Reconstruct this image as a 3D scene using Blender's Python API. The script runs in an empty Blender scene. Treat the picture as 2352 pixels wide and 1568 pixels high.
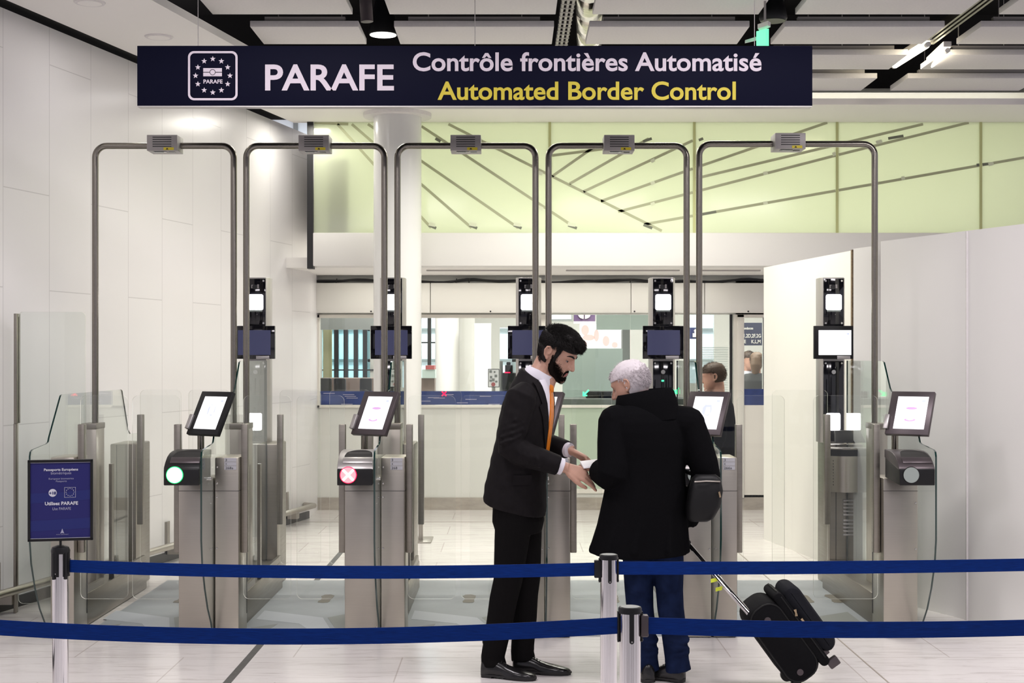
import bpy, bmesh, math, random
from math import sin, cos, pi, radians, sqrt
from mathutils import Vector, Matrix
random.seed(7)
S = bpy.context.scene
COL = S.collection

# ------------------------------------------------------------------ camera
FPX, CX, V0, EYE = 3267.0, 1176.0, 818.0, 1.65      # focal length in px of the 2352 wide frame, vanishing point, eye height
cam_d = bpy.data.cameras.new('camera'); cam_d.sensor_width = 36; cam_d.lens = FPX * 36 / 2352
cam_d.shift_y = (V0 - 784) / 2352; cam_d.clip_end = 200
cam = bpy.data.objects.new('camera', cam_d); COL.objects.link(cam)
cam.location = (0, 0, EYE); cam.rotation_euler = (pi / 2, 0, 0)
S.camera = cam
# ------------------------------------------------------------------ world, exposure
S.view_settings.view_transform = 'Standard'; S.view_settings.look = 'None'
S.view_settings.gamma = 1; S.view_settings.use_curve_mapping = False
S.view_settings.exposure = 0.22
S.cycles.transparent_max_bounces = 40; S.cycles.max_bounces = 10
S.cycles.caustics_reflective = False; S.cycles.caustics_refractive = False
S.cycles.sample_clamp_indirect = 6
w = bpy.data.worlds.new('hall daylight'); S.world = w; w.use_nodes = True
w.node_tree.nodes['Background'].inputs[0].default_value = (0.79, 0.75, 0.83, 1)
w.node_tree.nodes['Background'].inputs[1].default_value = 0.68

def area(name, loc, size, power, color=(1, .95, .88), rot=(0, 0, 0), spread=180):
    l = bpy.data.lights.new(name, 'AREA'); l.shape = 'RECTANGLE'; l.size, l.size_y = size
    l.energy = power; l.color = color; l.spread = radians(spread)
    o = bpy.data.objects.new(name, l); COL.objects.link(o); o.location = loc; o.rotation_euler = rot
    return o
WARM = (1, .965, .87); NEUT = (1, .94, .975)
for i, (x, y) in enumerate([(-2.6, 3.2), (0, 3.2), (2.6, 3.2), (-1.3, 6.6), (1.3, 6.6), (3.4, 6.6)]):
    area('hall_ceiling_light', (x, y, 3.85), (1.2, .5), 46, NEUT)
for i, (x, y) in enumerate([(-1.3, 10.5), (.1, 10.6), (1.35, 10.5), (-.1, 11.9), (.9, 12.2), (1.9, 11.9)]):
    area('gate_ceiling_light', (x, y, 3.84), (.6, .35), 25, WARM, spread=160)
area('alcove_light', (.2, 14.75, 2.49), (4.0, .2), 13, WARM)
for x in (-1.5, 1.2, 3.4):
    area('back_hall_light', (x, 18.2, 3.3), (1.6, 1.6), 105, (1, .97, .92))
area('green_glass_backlight', (1.6, 15.2, 3.78), (7.5, .9), 118, (1, .97, .90), (radians(-25), 0, 0))

for x in (-3.5, 0.5, 3.5):
    area('facade_fill_light', (x, 23.6, 4.6), (3.5, 1.2), 190, (.86, .95, 1), (radians(35), 0, 0))  # area lamps added to light the facade so the far windows look bright
for y in (7.2, 9.6, 12.0):
    area('wall_band_downlight', (-5.426 + .231 * y + .62, y, 3.87), (.16, .16), 2.5, (1, .97, .95))
area('wall_band_downlight', (-1.88, 13.35, 3.87), (.16, .16), 9, WARM)  # extra lamp added to brighten the dark far end of the left wall
# ------------------------------------------------------------------ helpers
ORG = {}
def W(u, v, y):
    """point seen at photo pixel u, v and standing at depth y"""
    return Vector(((u - CX) * y / FPX, y, EYE - (v - V0) * y / FPX))
def UX(u, y): return (u - CX) * y / FPX
def VZ(v, y): return EYE - (v - V0) * y / FPX

def tag(o, label=None, cat=None, group=None, kind=None):
    if label: o['label'] = label
    if cat: o['category'] = cat
    if group: o['group'] = group
    if kind: o['kind'] = kind
    return o
def thing(name, loc, label, cat, group=None):
    o = bpy.data.objects.new(name, None); COL.objects.link(o); o.location = loc
    o.empty_display_size = .1; ORG[o.name] = Vector(loc)
    return tag(o, label, cat, group)

class MB:
    def __init__(self): self.v = []; self.f = []; self.m = []
    def add(self, vs, fs, m=0):
        b = len(self.v); self.v += [Vector(p) for p in vs]
        self.f += [tuple(b + i for i in f) for f in fs]; self.m += [m] * len(fs); return self
    def box(self, x0, x1, y0, y1, z0, z1, m=0):
        vs = [(x, y, z) for z in (z0, z1) for y in (y0, y1) for x in (x0, x1)]
        return self.add(vs, [(0, 2, 3, 1), (4, 5, 7, 6), (0, 1, 5, 4), (2, 6, 7, 3), (0, 4, 6, 2), (1, 3, 7, 5)], m)
    def obox(self, c, ax, ay, az, m=0):
        c, ax, ay, az = map(Vector, (c, ax, ay, az))
        vs = [c + ax * i + ay * j + az * k for k in (-1, 1) for j in (-1, 1) for i in (-1, 1)]
        return self.add(vs, [(0, 2, 3, 1), (4, 5, 7, 6), (0, 1, 5, 4), (2, 6, 7, 3), (0, 4, 6, 2), (1, 3, 7, 5)], m)
    def prism(self, pts, d, m=0, mside=None):
        """closed polygon of 3-D points pushed along vector d"""
        n = len(pts); d = Vector(d); pts = [Vector(p) for p in pts]
        nrm = Vector((0, 0, 0))
        for i in range(n): nrm += (pts[i] - pts[0]).cross(pts[(i + 1) % n] - pts[0])
        if nrm.dot(d) > 0: pts.reverse()
        vs = pts + [p + d for p in pts]
        self.add(vs, [tuple(range(n)), tuple(reversed(range(n, 2 * n)))], m)
        b = len(self.v) - 2 * n
        for i in range(n):
            j = (i + 1) % n
            self.f.append((b + j, b + i, b + n + i, b + n + j)); self.m.append(m if mside is None else mside)
        return self
    def loft(self, rings, m=0, cap=True):
        b = len(self.v); n = len(rings[0])
        for r in rings: self.v += [Vector(p) for p in r]
        for k in range(len(rings) - 1):
            for i in range(n):
                j = (i + 1) % n
                self.f.append((b + k * n + i, b + k * n + j, b + (k + 1) * n + j, b + (k + 1) * n + i)); self.m.append(m)
        if cap:
            self.f.append(tuple(b + i for i in reversed(range(n)))); self.m.append(m)
            k = b + (len(rings) - 1) * n
            self.f.append(tuple(k + i for i in range(n))); self.m.append(m)
        return self
    def tube(self, path, r, n=14, m=0, flat=1.0, side=None, cap=True, dome=False):
        path = [Vector(p) for p in path]; k = len(path)
        rs = list(r) if isinstance(r, (list, tuple)) else [r] * k
        if dome:
            d0 = (path[0] - path[1]).normalized(); d1 = (path[-1] - path[-2]).normalized()
            path = [path[0] + d0 * rs[0] * .85, path[0] + d0 * rs[0] * .5] + path + [path[-1] + d1 * rs[-1] * .5, path[-1] + d1 * rs[-1] * .85]
            rs = [rs[0] * .45, rs[0] * .84] + rs + [rs[-1] * .84, rs[-1] * .45]; k = len(path)
        tang = []
        for i in range(k):
            a = path[max(i - 1, 0)]; c = path[min(i + 1, k - 1)]
            t = (c - a); tang.append(t.normalized() if t.length > 1e-9 else Vector((0, 0, 1)))
        up = Vector(side) if side is not None else (Vector((0, 0, 1)) if abs(tang[0].z) < .9 else Vector((1, 0, 0)))
        rings = []
        u = (up - tang[0] * up.dot(tang[0])).normalized()
        for i in range(k):
            u = (u - tang[i] * u.dot(tang[i])).normalized(); w_ = tang[i].cross(u)
            rings.append([path[i] + u * rs[i] * cos(2 * pi * q / n) + w_ * rs[i] * flat * sin(2 * pi * q / n) for q in range(n)])
        return self.loft(rings, m, cap)
    def ball(self, c, rx, ry=None, rz=None, n=16, m=0, rot=None):
        ry = rx if ry is None else ry; rz = rx if rz is None else rz; c = Vector(c)
        rings = []
        h = n // 2
        for k in range(1, h):
            t = pi * k / h - pi / 2
            ring = [Vector((rx * cos(t) * cos(2 * pi * q / n), ry * cos(t) * sin(2 * pi * q / n), rz * sin(t))) for q in range(n)]
            rings.append([c + (rot @ p if rot else p) for p in ring])
        b = len(self.v)
        self.loft(rings, m, False)
        e0 = Vector((0, 0, -rz)); e1 = Vector((0, 0, rz))
        self.v += [c + (rot @ e0 if rot else e0), c + (rot @ e1 if rot else e1)]
        s = len(self.v) - 2; L = b + (h - 2) * n
        for q in range(n):
            self.f.append((b + (q + 1) % n, b + q, s)); self.m.append(m)
            self.f.append((L + q, L + (q + 1) % n, s + 1)); self.m.append(m)
        return self
    def disc(self, c, ax, ay, r, h=.002, n=28, m=0):
        c, ax, ay = Vector(c), Vector(ax), Vector(ay); nrm = ax.cross(ay)
        pts = [c + ax * r * cos(2 * pi * q / n) + ay * r * sin(2 * pi * q / n) for q in range(n)]
        return self.prism(pts, nrm * h, m)
    def mesh(self, name, mats, off=Vector((0, 0, 0)), bevel=0, seg=2, smooth=35):
        me = bpy.data.meshes.new(name)
        me.from_pydata([p - off for p in self.v], [], self.f)
        for mt in (mats if isinstance(mats, (list, tuple)) else [mats]): me.materials.append(mt)
        me.polygons.foreach_set('material_index', self.m)
        bm = bmesh.new(); bm.from_mesh(me)
        if bevel:
            es = [e for e in bm.edges if len(e.link_faces) == 2 and e.calc_face_angle(0) > radians(30)]
            bmesh.ops.bevel(bm, geom=es, offset=bevel, segments=seg, affect='EDGES', profile=.5, clamp_overlap=True)
        bmesh.ops.recalc_face_normals(bm, faces=bm.faces)
        bm.to_mesh(me); bm.free()
        me.polygons.foreach_set('use_smooth', [True] * len(me.polygons))
        if smooth: me.set_sharp_from_angle(angle=radians(smooth))
        me.update(); return me
    def build(self, name, mats, parent=None, bevel=0, seg=2, smooth=35, kind=None, label=None, off=None):
        o_ = ORG[parent.name] if parent is not None and parent.name in ORG else Vector((0, 0, 0))
        me = self.mesh(name, mats, o_, bevel, seg, smooth)
        o = bpy.data.objects.new(name, me); COL.objects.link(o)
        if parent is not None: o.parent = parent
        ORG[o.name] = o_
        if kind: o['kind'] = kind
        if label: o['label'] = label
        return o

def fuse(name, mb, mat, parent=None, voxel=.005, it=4, fac=.5, tweak=None, label=None, keep=None):
    """closed overlapping shapes melted into ONE continuous surface"""
    off = ORG[parent.name] if parent is not None else Vector((0, 0, 0))
    me = bpy.data.meshes.new(name); me.from_pydata([p - off for p in mb.v], [], mb.f)
    bm = bmesh.new(); bm.from_mesh(me); bmesh.ops.recalc_face_normals(bm, faces=bm.faces); bm.to_mesh(me); bm.free()
    o = bpy.data.objects.new(name, me); COL.objects.link(o)
    r = o.modifiers.new('r', 'REMESH'); r.mode = 'VOXEL'; r.voxel_size = voxel
    s = o.modifiers.new('s', 'SMOOTH'); s.factor = fac; s.iterations = it
    dg = bpy.context.evaluated_depsgraph_get()
    out = bpy.data.meshes.new_from_object(o.evaluated_get(dg))
    o.modifiers.clear(); o.data = out; bpy.data.meshes.remove(me); out.name = name
    if keep:
        bm = bmesh.new(); bm.from_mesh(out)
        bmesh.ops.delete(bm, geom=[v for v in bm.verts if not keep(v.co + off)], context='VERTS'); bm.to_mesh(out); bm.free()
    if tweak:
        for v in out.vertices: v.co = tweak(v.co + off) - off
    out.materials.clear()
    for m_ in (mat if isinstance(mat, (list, tuple)) else [mat]): out.materials.append(m_)
    out.polygons.foreach_set('use_smooth', [True] * len(out.polygons)); out.update()
    if parent is not None: o.parent = parent
    ORG[o.name] = off
    if label: o['label'] = label
    return o

def copy_tree(o, parent=None):
    c = o.copy(); COL.objects.link(c)
    if parent is not None: c.parent = parent
    for ch in list(o.children): copy_tree(ch, c)
    return c

def text(mb, body, c, ax, az, width, height, m=0, bold=0.0, depth=.0015, mirror=False):
    """letters filling a width x height box whose bottom-left corner is c"""
    cu = bpy.data.curves.new('t', 'FONT'); cu.body = body; cu.size = 1; cu.offset = bold; cu.resolution_u = 5; cu.fill_mode = 'FRONT'
    o = bpy.data.objects.new('t', cu); COL.objects.link(o)
    dg = bpy.context.evaluated_depsgraph_get()
    me = bpy.data.meshes.new_from_object(o.evaluated_get(dg))
    xs = [v.co.x for v in me.vertices]; ys = [v.co.y for v in me.vertices]
    x0, x1, y0, y1 = min(xs), max(xs), min(ys), max(ys)
    sx = width / (x1 - x0); sy = height / (y1 - y0) if height else sx
    ax, az, c = Vector(ax), Vector(az), Vector(c); nrm = ax.cross(az).normalized() * depth
    vs = [c + ax * ((v.co.x - x0) * sx) + az * ((v.co.y - y0) * sy) + nrm for v in me.vertices]
    mb.add(vs, [tuple(p.vertices) for p in me.polygons], m)
    bpy.data.objects.remove(o); bpy.data.curves.remove(cu); bpy.data.meshes.remove(me)
    return (y1 - y0) * sy

# ------------------------------------------------------------------ materials
def mat(name, color, rough=.5, metal=0, spec=.5, emit=None, estr=0, trans=0, noise=0, nscale=8, nstretch=(1, 1, 1), bump=0, coat=0, sss=0, rvar=0):
    m = bpy.data.materials.new(name); m.use_nodes = True; nt = m.node_tree; b = nt.nodes['Principled BSDF']
    c4 = (*color, 1)
    b.inputs['Base Color'].default_value = c4; b.inputs['Roughness'].default_value = rough; b.inputs['Metallic'].default_value = metal
    b.inputs['Specular IOR Level'].default_value = spec
    if emit: b.inputs['Emission Color'].default_value = (*emit, 1); b.inputs['Emission Strength'].default_value = estr
    if coat: b.inputs['Coat Weight'].default_value = coat
    if sss: b.inputs['Subsurface Weight'].default_value = sss; b.inputs['Subsurface Radius'].default_value = (.012, .005, .003); b.inputs['Subsurface Scale'].default_value = 1
    if noise or bump or rvar:
        tc = nt.nodes.new('ShaderNodeTexCoord'); mp = nt.nodes.new('ShaderNodeMapping'); mp.inputs['Scale'].default_value = nstretch
        nz = nt.nodes.new('ShaderNodeTexNoise'); nz.inputs['Scale'].default_value = nscale; nz.inputs['Detail'].default_value = 6
        nt.links.new(tc.outputs['Object'], mp.inputs[0]); nt.links.new(mp.outputs[0], nz.inputs['Vector'])
        if noise:
            cr = nt.nodes.new('ShaderNodeMapRange'); cr.inputs[1].default_value = .3; cr.inputs[2].default_value = .7
            cr.inputs[3].default_value = 1 - noise; cr.inputs[4].default_value = 1 + noise
            mx = nt.nodes.new('ShaderNodeVectorMath'); mx.operation = 'SCALE'; mx.inputs[0].default_value = color
            nt.links.new(nz.outputs[0], cr.inputs[0]); nt.links.new(cr.outputs[0], mx.inputs['Scale']); nt.links.new(mx.outputs[0], b.inputs['Base Color'])
        if rvar:
            cr = nt.nodes.new('ShaderNodeMapRange'); cr.inputs[1].default_value = .3; cr.inputs[2].default_value = .7
            cr.inputs[3].default_value = max(.02, rough - rvar); cr.inputs[4].default_value = rough + rvar
            nt.links.new(nz.outputs[0], cr.inputs[0]); nt.links.new(cr.outputs[0], b.inputs['Roughness'])
        if bump:
            bp = nt.nodes.new('ShaderNodeBump'); bp.inputs['Strength'].default_value = bump; bp.inputs['Distance'].default_value = .004
            nt.links.new(nz.outputs[0], bp.inputs['Height']); nt.links.new(bp.outputs[0], b.inputs['Normal'])
    return m

def glass_mat(name, tint, refl=1.0, base=.04):
    m = bpy.data.materials.new(name); m.use_nodes = True; nt = m.node_tree; nt.nodes.clear()
    out = nt.nodes.new('ShaderNodeOutputMaterial'); mix = nt.nodes.new('ShaderNodeMixShader')
    tr = nt.nodes.new('ShaderNodeBsdfTransparent'); tr.inputs[0].default_value = (*tint, 1)
    gl = nt.nodes.new('ShaderNodeBsdfGlossy'); gl.inputs[0].default_value = (.95, .98, .96, 1); gl.inputs['Roughness'].default_value = .0
    lw = nt.nodes.new('ShaderNodeLayerWeight'); lw.inputs[0].default_value = .5
    p = nt.nodes.new('ShaderNodeMath'); p.operation = 'POWER'; p.inputs[1].default_value = 5
    a = nt.nodes.new('ShaderNodeMath'); a.operation = 'MULTIPLY_ADD'; a.inputs[1].default_value = .72 * refl; a.inputs[2].default_value = base * refl
    nt.links.new(lw.outputs['Facing'], p.inputs[0]); nt.links.new(p.outputs[0], a.inputs[0]); nt.links.new(a.outputs[0], mix.inputs[0])
    nt.links.new(tr.outputs[0], mix.inputs[1]); nt.links.new(gl.outputs[0], mix.inputs[2]); nt.links.new(mix.outputs[0], out.inputs[0])
    return m

M = {}
M['white'] = mat('white paint', (.78, .765, .745), .5)
M['warmwhite'] = mat('cream panel', (.78, .77, .725), .45)
M['frame_white'] = mat('white joinery', (.80, .77, .70), .4)
M['ceil'] = mat('white ceiling board', (.86, .835, .81), .7)
M['acoustic'] = mat('acoustic panel', (.72, .695, .69), .85, noise=.03, nscale=60)
M['black'] = mat('black metal', (.012, .012, .013), .4)
M['dark'] = mat('dark plenum', (.012, .011, .010), .9)
M['gloss_black'] = mat('glossy black glass', (.006, .006, .009), .06, spec=.6)
M['plastic'] = mat('black plastic', (.008, .008, .009), .42, spec=.3)
M['dark_steel'] = mat('dark bronze plastic', (.085, .07, .075), .38, metal=.6)
M['steel'] = mat('brushed stainless steel', (.455, .425, .372), .33, metal=1, noise=.025, nscale=30, nstretch=(.25, .25, 9), rvar=.03)
M['steel_dark'] = mat('satin stainless steel', (.285, .265, .232), .38, metal=1, noise=.05, nscale=14, nstretch=(.3, .3, 6), rvar=.05)
M['tube'] = mat('stainless tube', (.25, .232, .20), .24, metal=1, noise=.05, nscale=24, nstretch=(3, 3, 3))
M['chrome'] = mat('polished chrome', (.80, .78, .79), .07, metal=1)
M['silver'] = mat('silver plastic', (.46, .44, .43), .38, metal=.8)
M['housing'] = mat('grey metal housing', (.36, .34, .33), .45, metal=.3)
M['glass'] = glass_mat('clear glass', (.962, .978, .968), 1.0, .018)
M['door_glass'] = glass_mat('clear door glass', (.980, .985, .980), .8, .022)
M['win_glass'] = glass_mat('window glass', (.93, .955, .945), .8)
M['edge'] = mat('dark glass edge', (.006, .03, .026), .12, spec=.8)
M['edge_light'] = mat('pale glass edge', (.78, .78, .72), .2, spec=.8)
M['navy'] = mat('navy sign face', (.0035, .004, .014), .6, spec=.06)
M['sign_white'] = mat('pale sign lettering', (.56, .50, .56), .6)
M['sign_yellow'] = mat('yellow sign lettering', (.50, .41, .028), .6)
M['ribbon'] = mat('blue woven belt', (.001, .021, .150), .7, spec=.12, noise=.25, nscale=90, nstretch=(.3, .3, 6), bump=.15)
M['label'] = mat('grey number plate', (.42, .42, .45), .5)
M['ink'] = mat('black ink', (.02, .02, .022), .6)
M['yellow'] = mat('yellow sticker', (.75, .62, .03), .5)
M['screen_white'] = mat('lit white display', (.5, .5, .5), .2, emit=(.96, .965, 1), estr=1.15)
M['screen_grey'] = mat('faint blue display mark', (.3, .3, .4), .3, emit=(.45, .5, .72), estr=1.0)
M['screen_pale'] = mat('pale display mark', (.3, .3, .4), .3, emit=(.72, .75, .88), estr=1.0)
M['screen_purple'] = mat('violet display mark', (.3, .3, .4), .3, emit=(.52, .22, .48), estr=1.0)
M['screen_blue'] = mat('dim blue display', (.02, .02, .04), .15, emit=(.030, .032, .070), estr=1.0)
M['lamp'] = mat('white face lamp', (.8, .8, .8), .3, emit=(1, .98, 1), estr=9)
M['lamp_green'] = mat('green reader lamp', (.2, .8, .4), .3, emit=(.42, 1, .66), estr=3.2)
M['lamp_green_rim'] = mat('green reader lamp rim', (.05, .5, .1), .3, emit=(.0, .75, .10), estr=3.0)
M['lamp_red'] = mat('red reader lamp', (.8, .2, .2), .3, emit=(1, .20, .24), estr=1.5)
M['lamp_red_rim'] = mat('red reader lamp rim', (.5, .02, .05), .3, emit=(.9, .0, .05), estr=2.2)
M['lamp_cross'] = mat('pale lamp cross', (.9, .8, .7), .3, emit=(1, .9, .75), estr=2.5)
M['lamp_off'] = mat('grey unlit lamp', (.30, .34, .32), .25)
M['tube_light'] = mat('fluorescent tube', (1, 1, 1), .4, emit=(1, .90, .66), estr=14)
M['spot_light'] = mat('downlight lens', (1, 1, 1), .4, emit=(.98, 1, .93), estr=2.0)
M['exit_green'] = mat('lit exit sign', (.2, .6, .4), .4, emit=(.12, .72, .38), estr=1.2)
M['exit_white'] = mat('lit exit pictogram', (.8, .8, .8), .4, emit=(.85, 1, .93), estr=1.5)
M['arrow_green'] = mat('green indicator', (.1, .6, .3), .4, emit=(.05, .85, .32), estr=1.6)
M['foil'] = mat('aluminium foil duct', (.62, .58, .52), .22, metal=1, bump=.9, nscale=22)
M['rail'] = mat('satin rail', (.42, .39, .35), .35, metal=1)
M['yellow_wood'] = mat('yellow shuttering board', (.36, .25, .055), .6, noise=.3, nscale=5, nstretch=(4, 4, .6))
M['chipboard'] = mat('brown board edge', (.16, .11, .06), .8, noise=.4, nscale=60)
M['marble_base'] = mat('grey stone skirting', (.40, .36, .31), .3, noise=.12, nscale=9, nstretch=(1, 1, 3))
M['dark_base'] = mat('dark skirting', (.03, .03, .032), .4)
M['green_lower'] = mat('pale green glass panel', (.50, .60, .48), .18)
M['lower_white'] = mat('white back panel', (.74, .745, .70), .2)
M['blue_film'] = mat('blue window film', (.035, .06, .20), .35, noise=.2, nscale=7)
M['poster_blue'] = mat('violet blue poster', (.022, .022, .125), .5, spec=.2)
M['poster_deep'] = mat('deep blue poster band', (.007, .013, .13), .4)
M['poster_white'] = mat('white poster print', (.60, .60, .68), .5)
M['poster_pale'] = mat('thin pale poster print', (.36, .36, .50), .5)
M['mat'] = mat('blue grey floor mat', (.31, .335, .355), .5, noise=.06, nscale=4)
M['mat_light'] = mat('pale floor mat path', (.45, .48, .515), .5)
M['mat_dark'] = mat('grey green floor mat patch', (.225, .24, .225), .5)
M['foot'] = mat('brown footprint', (.16, .145, .115), .5)
M['strip'] = mat('dark floor strip', (.07, .068, .066), .5, noise=.3, nscale=40)
M['seam'] = mat('grey floor seam', (.33, .29, .25), .6)
M['suit'] = mat('black suit cloth', (.0085, .0072, .008), .75, spec=.10, noise=.15, nscale=30, bump=.25)
M['suit_trouser'] = mat('black trouser cloth', (.0055, .005, .0053), .8, spec=.05, bump=.25, nscale=18)
M['coat'] = mat('black wool coat', (.0045, .0045, .0052), .9, spec=.03, bump=.3, nscale=40)
M['jeans'] = mat('dark blue denim', (.007, .0125, .038), .85, spec=.05, noise=.35, nscale=16, bump=.2)
M['shirt'] = mat('white shirt cotton', (.70, .68, .74), .6)
M['tie'] = mat('orange satin tie', (.74, .21, .006), .38, noise=.15, nscale=30)
M['skin'] = mat('skin', (.49, .285, .21), .5, spec=.35, sss=.12, noise=.06, nscale=30)
M['lip'] = mat('lip', (.36, .13, .115), .4)
M['hair'] = mat('black hair', (.006, .0045, .004), .55, spec=.22)
M['beard'] = mat('black beard', (.008, .0055, .0042), .8, spec=.08)
M['hair_white'] = mat('white hair', (.60, .55, .57), .6, bump=.6, nscale=40, nstretch=(1, 1, 1))
M['hair_brown'] = mat('brown hair', (.05, .03, .018), .6)
M['eye'] = mat('eye white', (.55, .52, .50), .2)
M['iris'] = mat('dark iris', (.02, .012, .008), .15)
M['shoe'] = mat('polished black leather', (.008, .0075, .008), .22, bump=.15, nscale=24)
M['sole'] = mat('shoe sole', (.012, .011, .011), .6)
M['leather'] = mat('black bag leather', (.006, .006, .0065), .5, spec=.25, bump=.3, nscale=30)
M['case'] = mat('black ballistic nylon', (.006, .006, .007), .8, spec=.08, bump=.35, nscale=90)
M['case_light'] = mat('charcoal nylon pocket', (.014, .0145, .018), .85, spec=.06, bump=.35, nscale=90)
M['brass'] = mat('brass zip pull', (.50, .38, .24), .25, metal=1)
M['hiviz'] = mat('yellow luggage tag', (.75, .85, .05), .5)
M['paper'] = mat('white booklet', (.82, .81, .82), .5)
M['screw'] = mat('steel screw', (.55, .54, .52), .25, metal=1)
M['grey_far'] = mat('grey far metal', (.22, .23, .22), .5)
M['brown_far'] = mat('brown counter front', (.20, .15, .13), .5)
M['red_far'] = mat('red sign', (.42, .10, .10), .5)
M['ad_skin'] = mat('lit pink advert', (.5, .4, .4), .4, emit=(.80, .36, .30), estr=.75)
M['ad_white'] = mat('lit white advert', (.5, .5, .5), .4, emit=(1, .95, .93), estr=1.1)
M['screen_info'] = mat('lit blue info screen', (.4, .45, .5), .3, emit=(.62, .74, .86), estr=1.0)
M['purple_sign'] = mat('purple sign face', (.09, .05, .12), .5)
M['blue_sign'] = mat('dark blue sign face', (.018, .028, .10), .5)
M['slate_sign'] = mat('slate blue sign face', (.030, .034, .062), .6)
M['sign_text'] = mat('cream sign text', (.62, .60, .55), .5)
M['frost'] = mat('frosted partition', (.52, .62, .58), .3)
# ------------------------------------------------------------------ special materials of the setting
def floor_mat():
    m = bpy.data.materials.new('white marble tiles'); m.use_nodes = True; nt = m.node_tree; b = nt.nodes['Principled BSDF']
    tc = nt.nodes.new('ShaderNodeTexCoord')
    br = nt.nodes.new('ShaderNodeTexBrick'); br.inputs['Scale'].default_value = 1; br.inputs['Mortar Size'].default_value = .004
    br.inputs['Brick Width'].default_value = 1.2; br.inputs['Row Height'].default_value = .6; br.offset = .5
    br.inputs['Color1'].default_value = (.80, .765, .75, 1); br.inputs['Color2'].default_value = (.73, .70, .68, 1); br.inputs['Mortar'].default_value = (.58, .53, .50, 1)
    nt.links.new(tc.outputs['Object'], br.inputs['Vector'])
    mp = nt.nodes.new('ShaderNodeMapping'); mp.inputs['Scale'].default_value = (.8, 5.5, 1); mp.inputs['Rotation'].default_value = (0, 0, .12)
    nz = nt.nodes.new('ShaderNodeTexNoise'); nz.inputs['Scale'].default_value = 3.2; nz.inputs['Detail'].default_value = 9; nz.inputs['Roughness'].default_value = .68; nz.inputs['Distortion'].default_value = 1.0
    nt.links.new(tc.outputs['Object'], mp.inputs[0]); nt.links.new(mp.outputs[0], nz.inputs['Vector'])
    cr = nt.nodes.new('ShaderNodeValToRGB'); e = cr.color_ramp.elements
    e[0].position = .30; e[0].color = (.70, .67, .66, 1); e[1].position = .50; e[1].color = (1, 1, 1, 1)
    nt.links.new(nz.outputs[0], cr.inputs[0])
    mx = nt.nodes.new('ShaderNodeMix'); mx.data_type = 'RGBA'; mx.blend_type = 'MULTIPLY'; mx.inputs[0].default_value = .8
    nt.links.new(br.outputs['Color'], mx.inputs[6]); nt.links.new(cr.outputs[0], mx.inputs[7]); nt.links.new(mx.outputs[2], b.inputs['Base Color'])
    b.inputs['Roughness'].default_value = .2; b.inputs['Specular IOR Level'].default_value = .45
    return m
def wall_panel_mat():
    m = bpy.data.materials.new('white wall panels'); m.use_nodes = True; nt = m.node_tree; b = nt.nodes['Principled BSDF']
    tc = nt.nodes.new('ShaderNodeTexCoord'); sx = nt.nodes.new('ShaderNodeSeparateXYZ'); cb = nt.nodes.new('ShaderNodeCombineXYZ')
    nt.links.new(tc.outputs['Object'], sx.inputs[0]); nt.links.new(sx.outputs['Z'], cb.inputs[0]); nt.links.new(sx.outputs['Y'], cb.inputs[1])
    mp = nt.nodes.new('ShaderNodeMapping'); mp.inputs['Location'].default_value = (.35, -.035, 0); nt.links.new(cb.outputs[0], mp.inputs[0])
    br = nt.nodes.new('ShaderNodeTexBrick'); br.inputs['Scale'].default_value = 1; br.inputs['Mortar Size'].default_value = .0035
    br.inputs['Brick Width'].default_value = 1.55; br.inputs['Row Height'].default_value = .54; br.offset = .42; br.offset_frequency = 2
    br.inputs['Color1'].default_value = (.79, .77, .78, 1); br.inputs['Color2'].default_value = (.78, .76, .77, 1); br.inputs['Mortar'].default_value = (.60, .58, .59, 1)
    nt.links.new(mp.outputs[0], br.inputs['Vector']); nt.links.new(br.outputs['Color'], b.inputs['Base Color'])
    b.inputs['Roughness'].default_value = .28; b.inputs['Specular IOR Level'].default_value = .35
    return m
def green_mat():
    m = bpy.data.materials.new('frosted green glass'); m.use_nodes = True; nt = m.node_tree; nt.nodes.clear()
    out = nt.nodes.new('ShaderNodeOutputMaterial')
    d = nt.nodes.new('ShaderNodeBsdfDiffuse'); d.inputs[0].default_value = (.64, .665, .53, 1)
    t = nt.nodes.new('ShaderNodeBsdfTranslucent'); t.inputs[0].default_value = (.86, .915, .75, 1)
    g = nt.nodes.new('ShaderNodeBsdfGlossy'); g.inputs['Roughness'].default_value = .12; g.inputs[0].default_value = (1, 1, 1, 1)
    a = nt.nodes.new('ShaderNodeMixShader'); a.inputs[0].default_value = .6
    c = nt.nodes.new('ShaderNodeMixShader'); c.inputs[0].default_value = .04
    nt.links.new(d.outputs[0], a.inputs[1]); nt.links.new(t.outputs[0], a.inputs[2]); nt.links.new(a.outputs[0], c.inputs[1]); nt.links.new(g.outputs[0], c.inputs[2]); nt.links.new(c.outputs[0], out.inputs[0])
    return m
M['floor'] = floor_mat(); M['wallpanel'] = wall_panel_mat(); M['green'] = green_mat()
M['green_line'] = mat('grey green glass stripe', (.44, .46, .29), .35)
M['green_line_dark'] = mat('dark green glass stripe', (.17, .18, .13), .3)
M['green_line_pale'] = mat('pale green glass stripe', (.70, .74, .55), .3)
M['mullion_green'] = mat('olive glass joint', (.55, .57, .27), .4)
CEIL = 3.9

# ------------------------------------------------------------------ floor, ceiling, walls
MB().box(-7, 8, -6, 27, -.15, 0).build('floor', M['floor'], kind='structure')
def LWX(y, off=0): return -5.426 + .231 * y + off * 1.026
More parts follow.
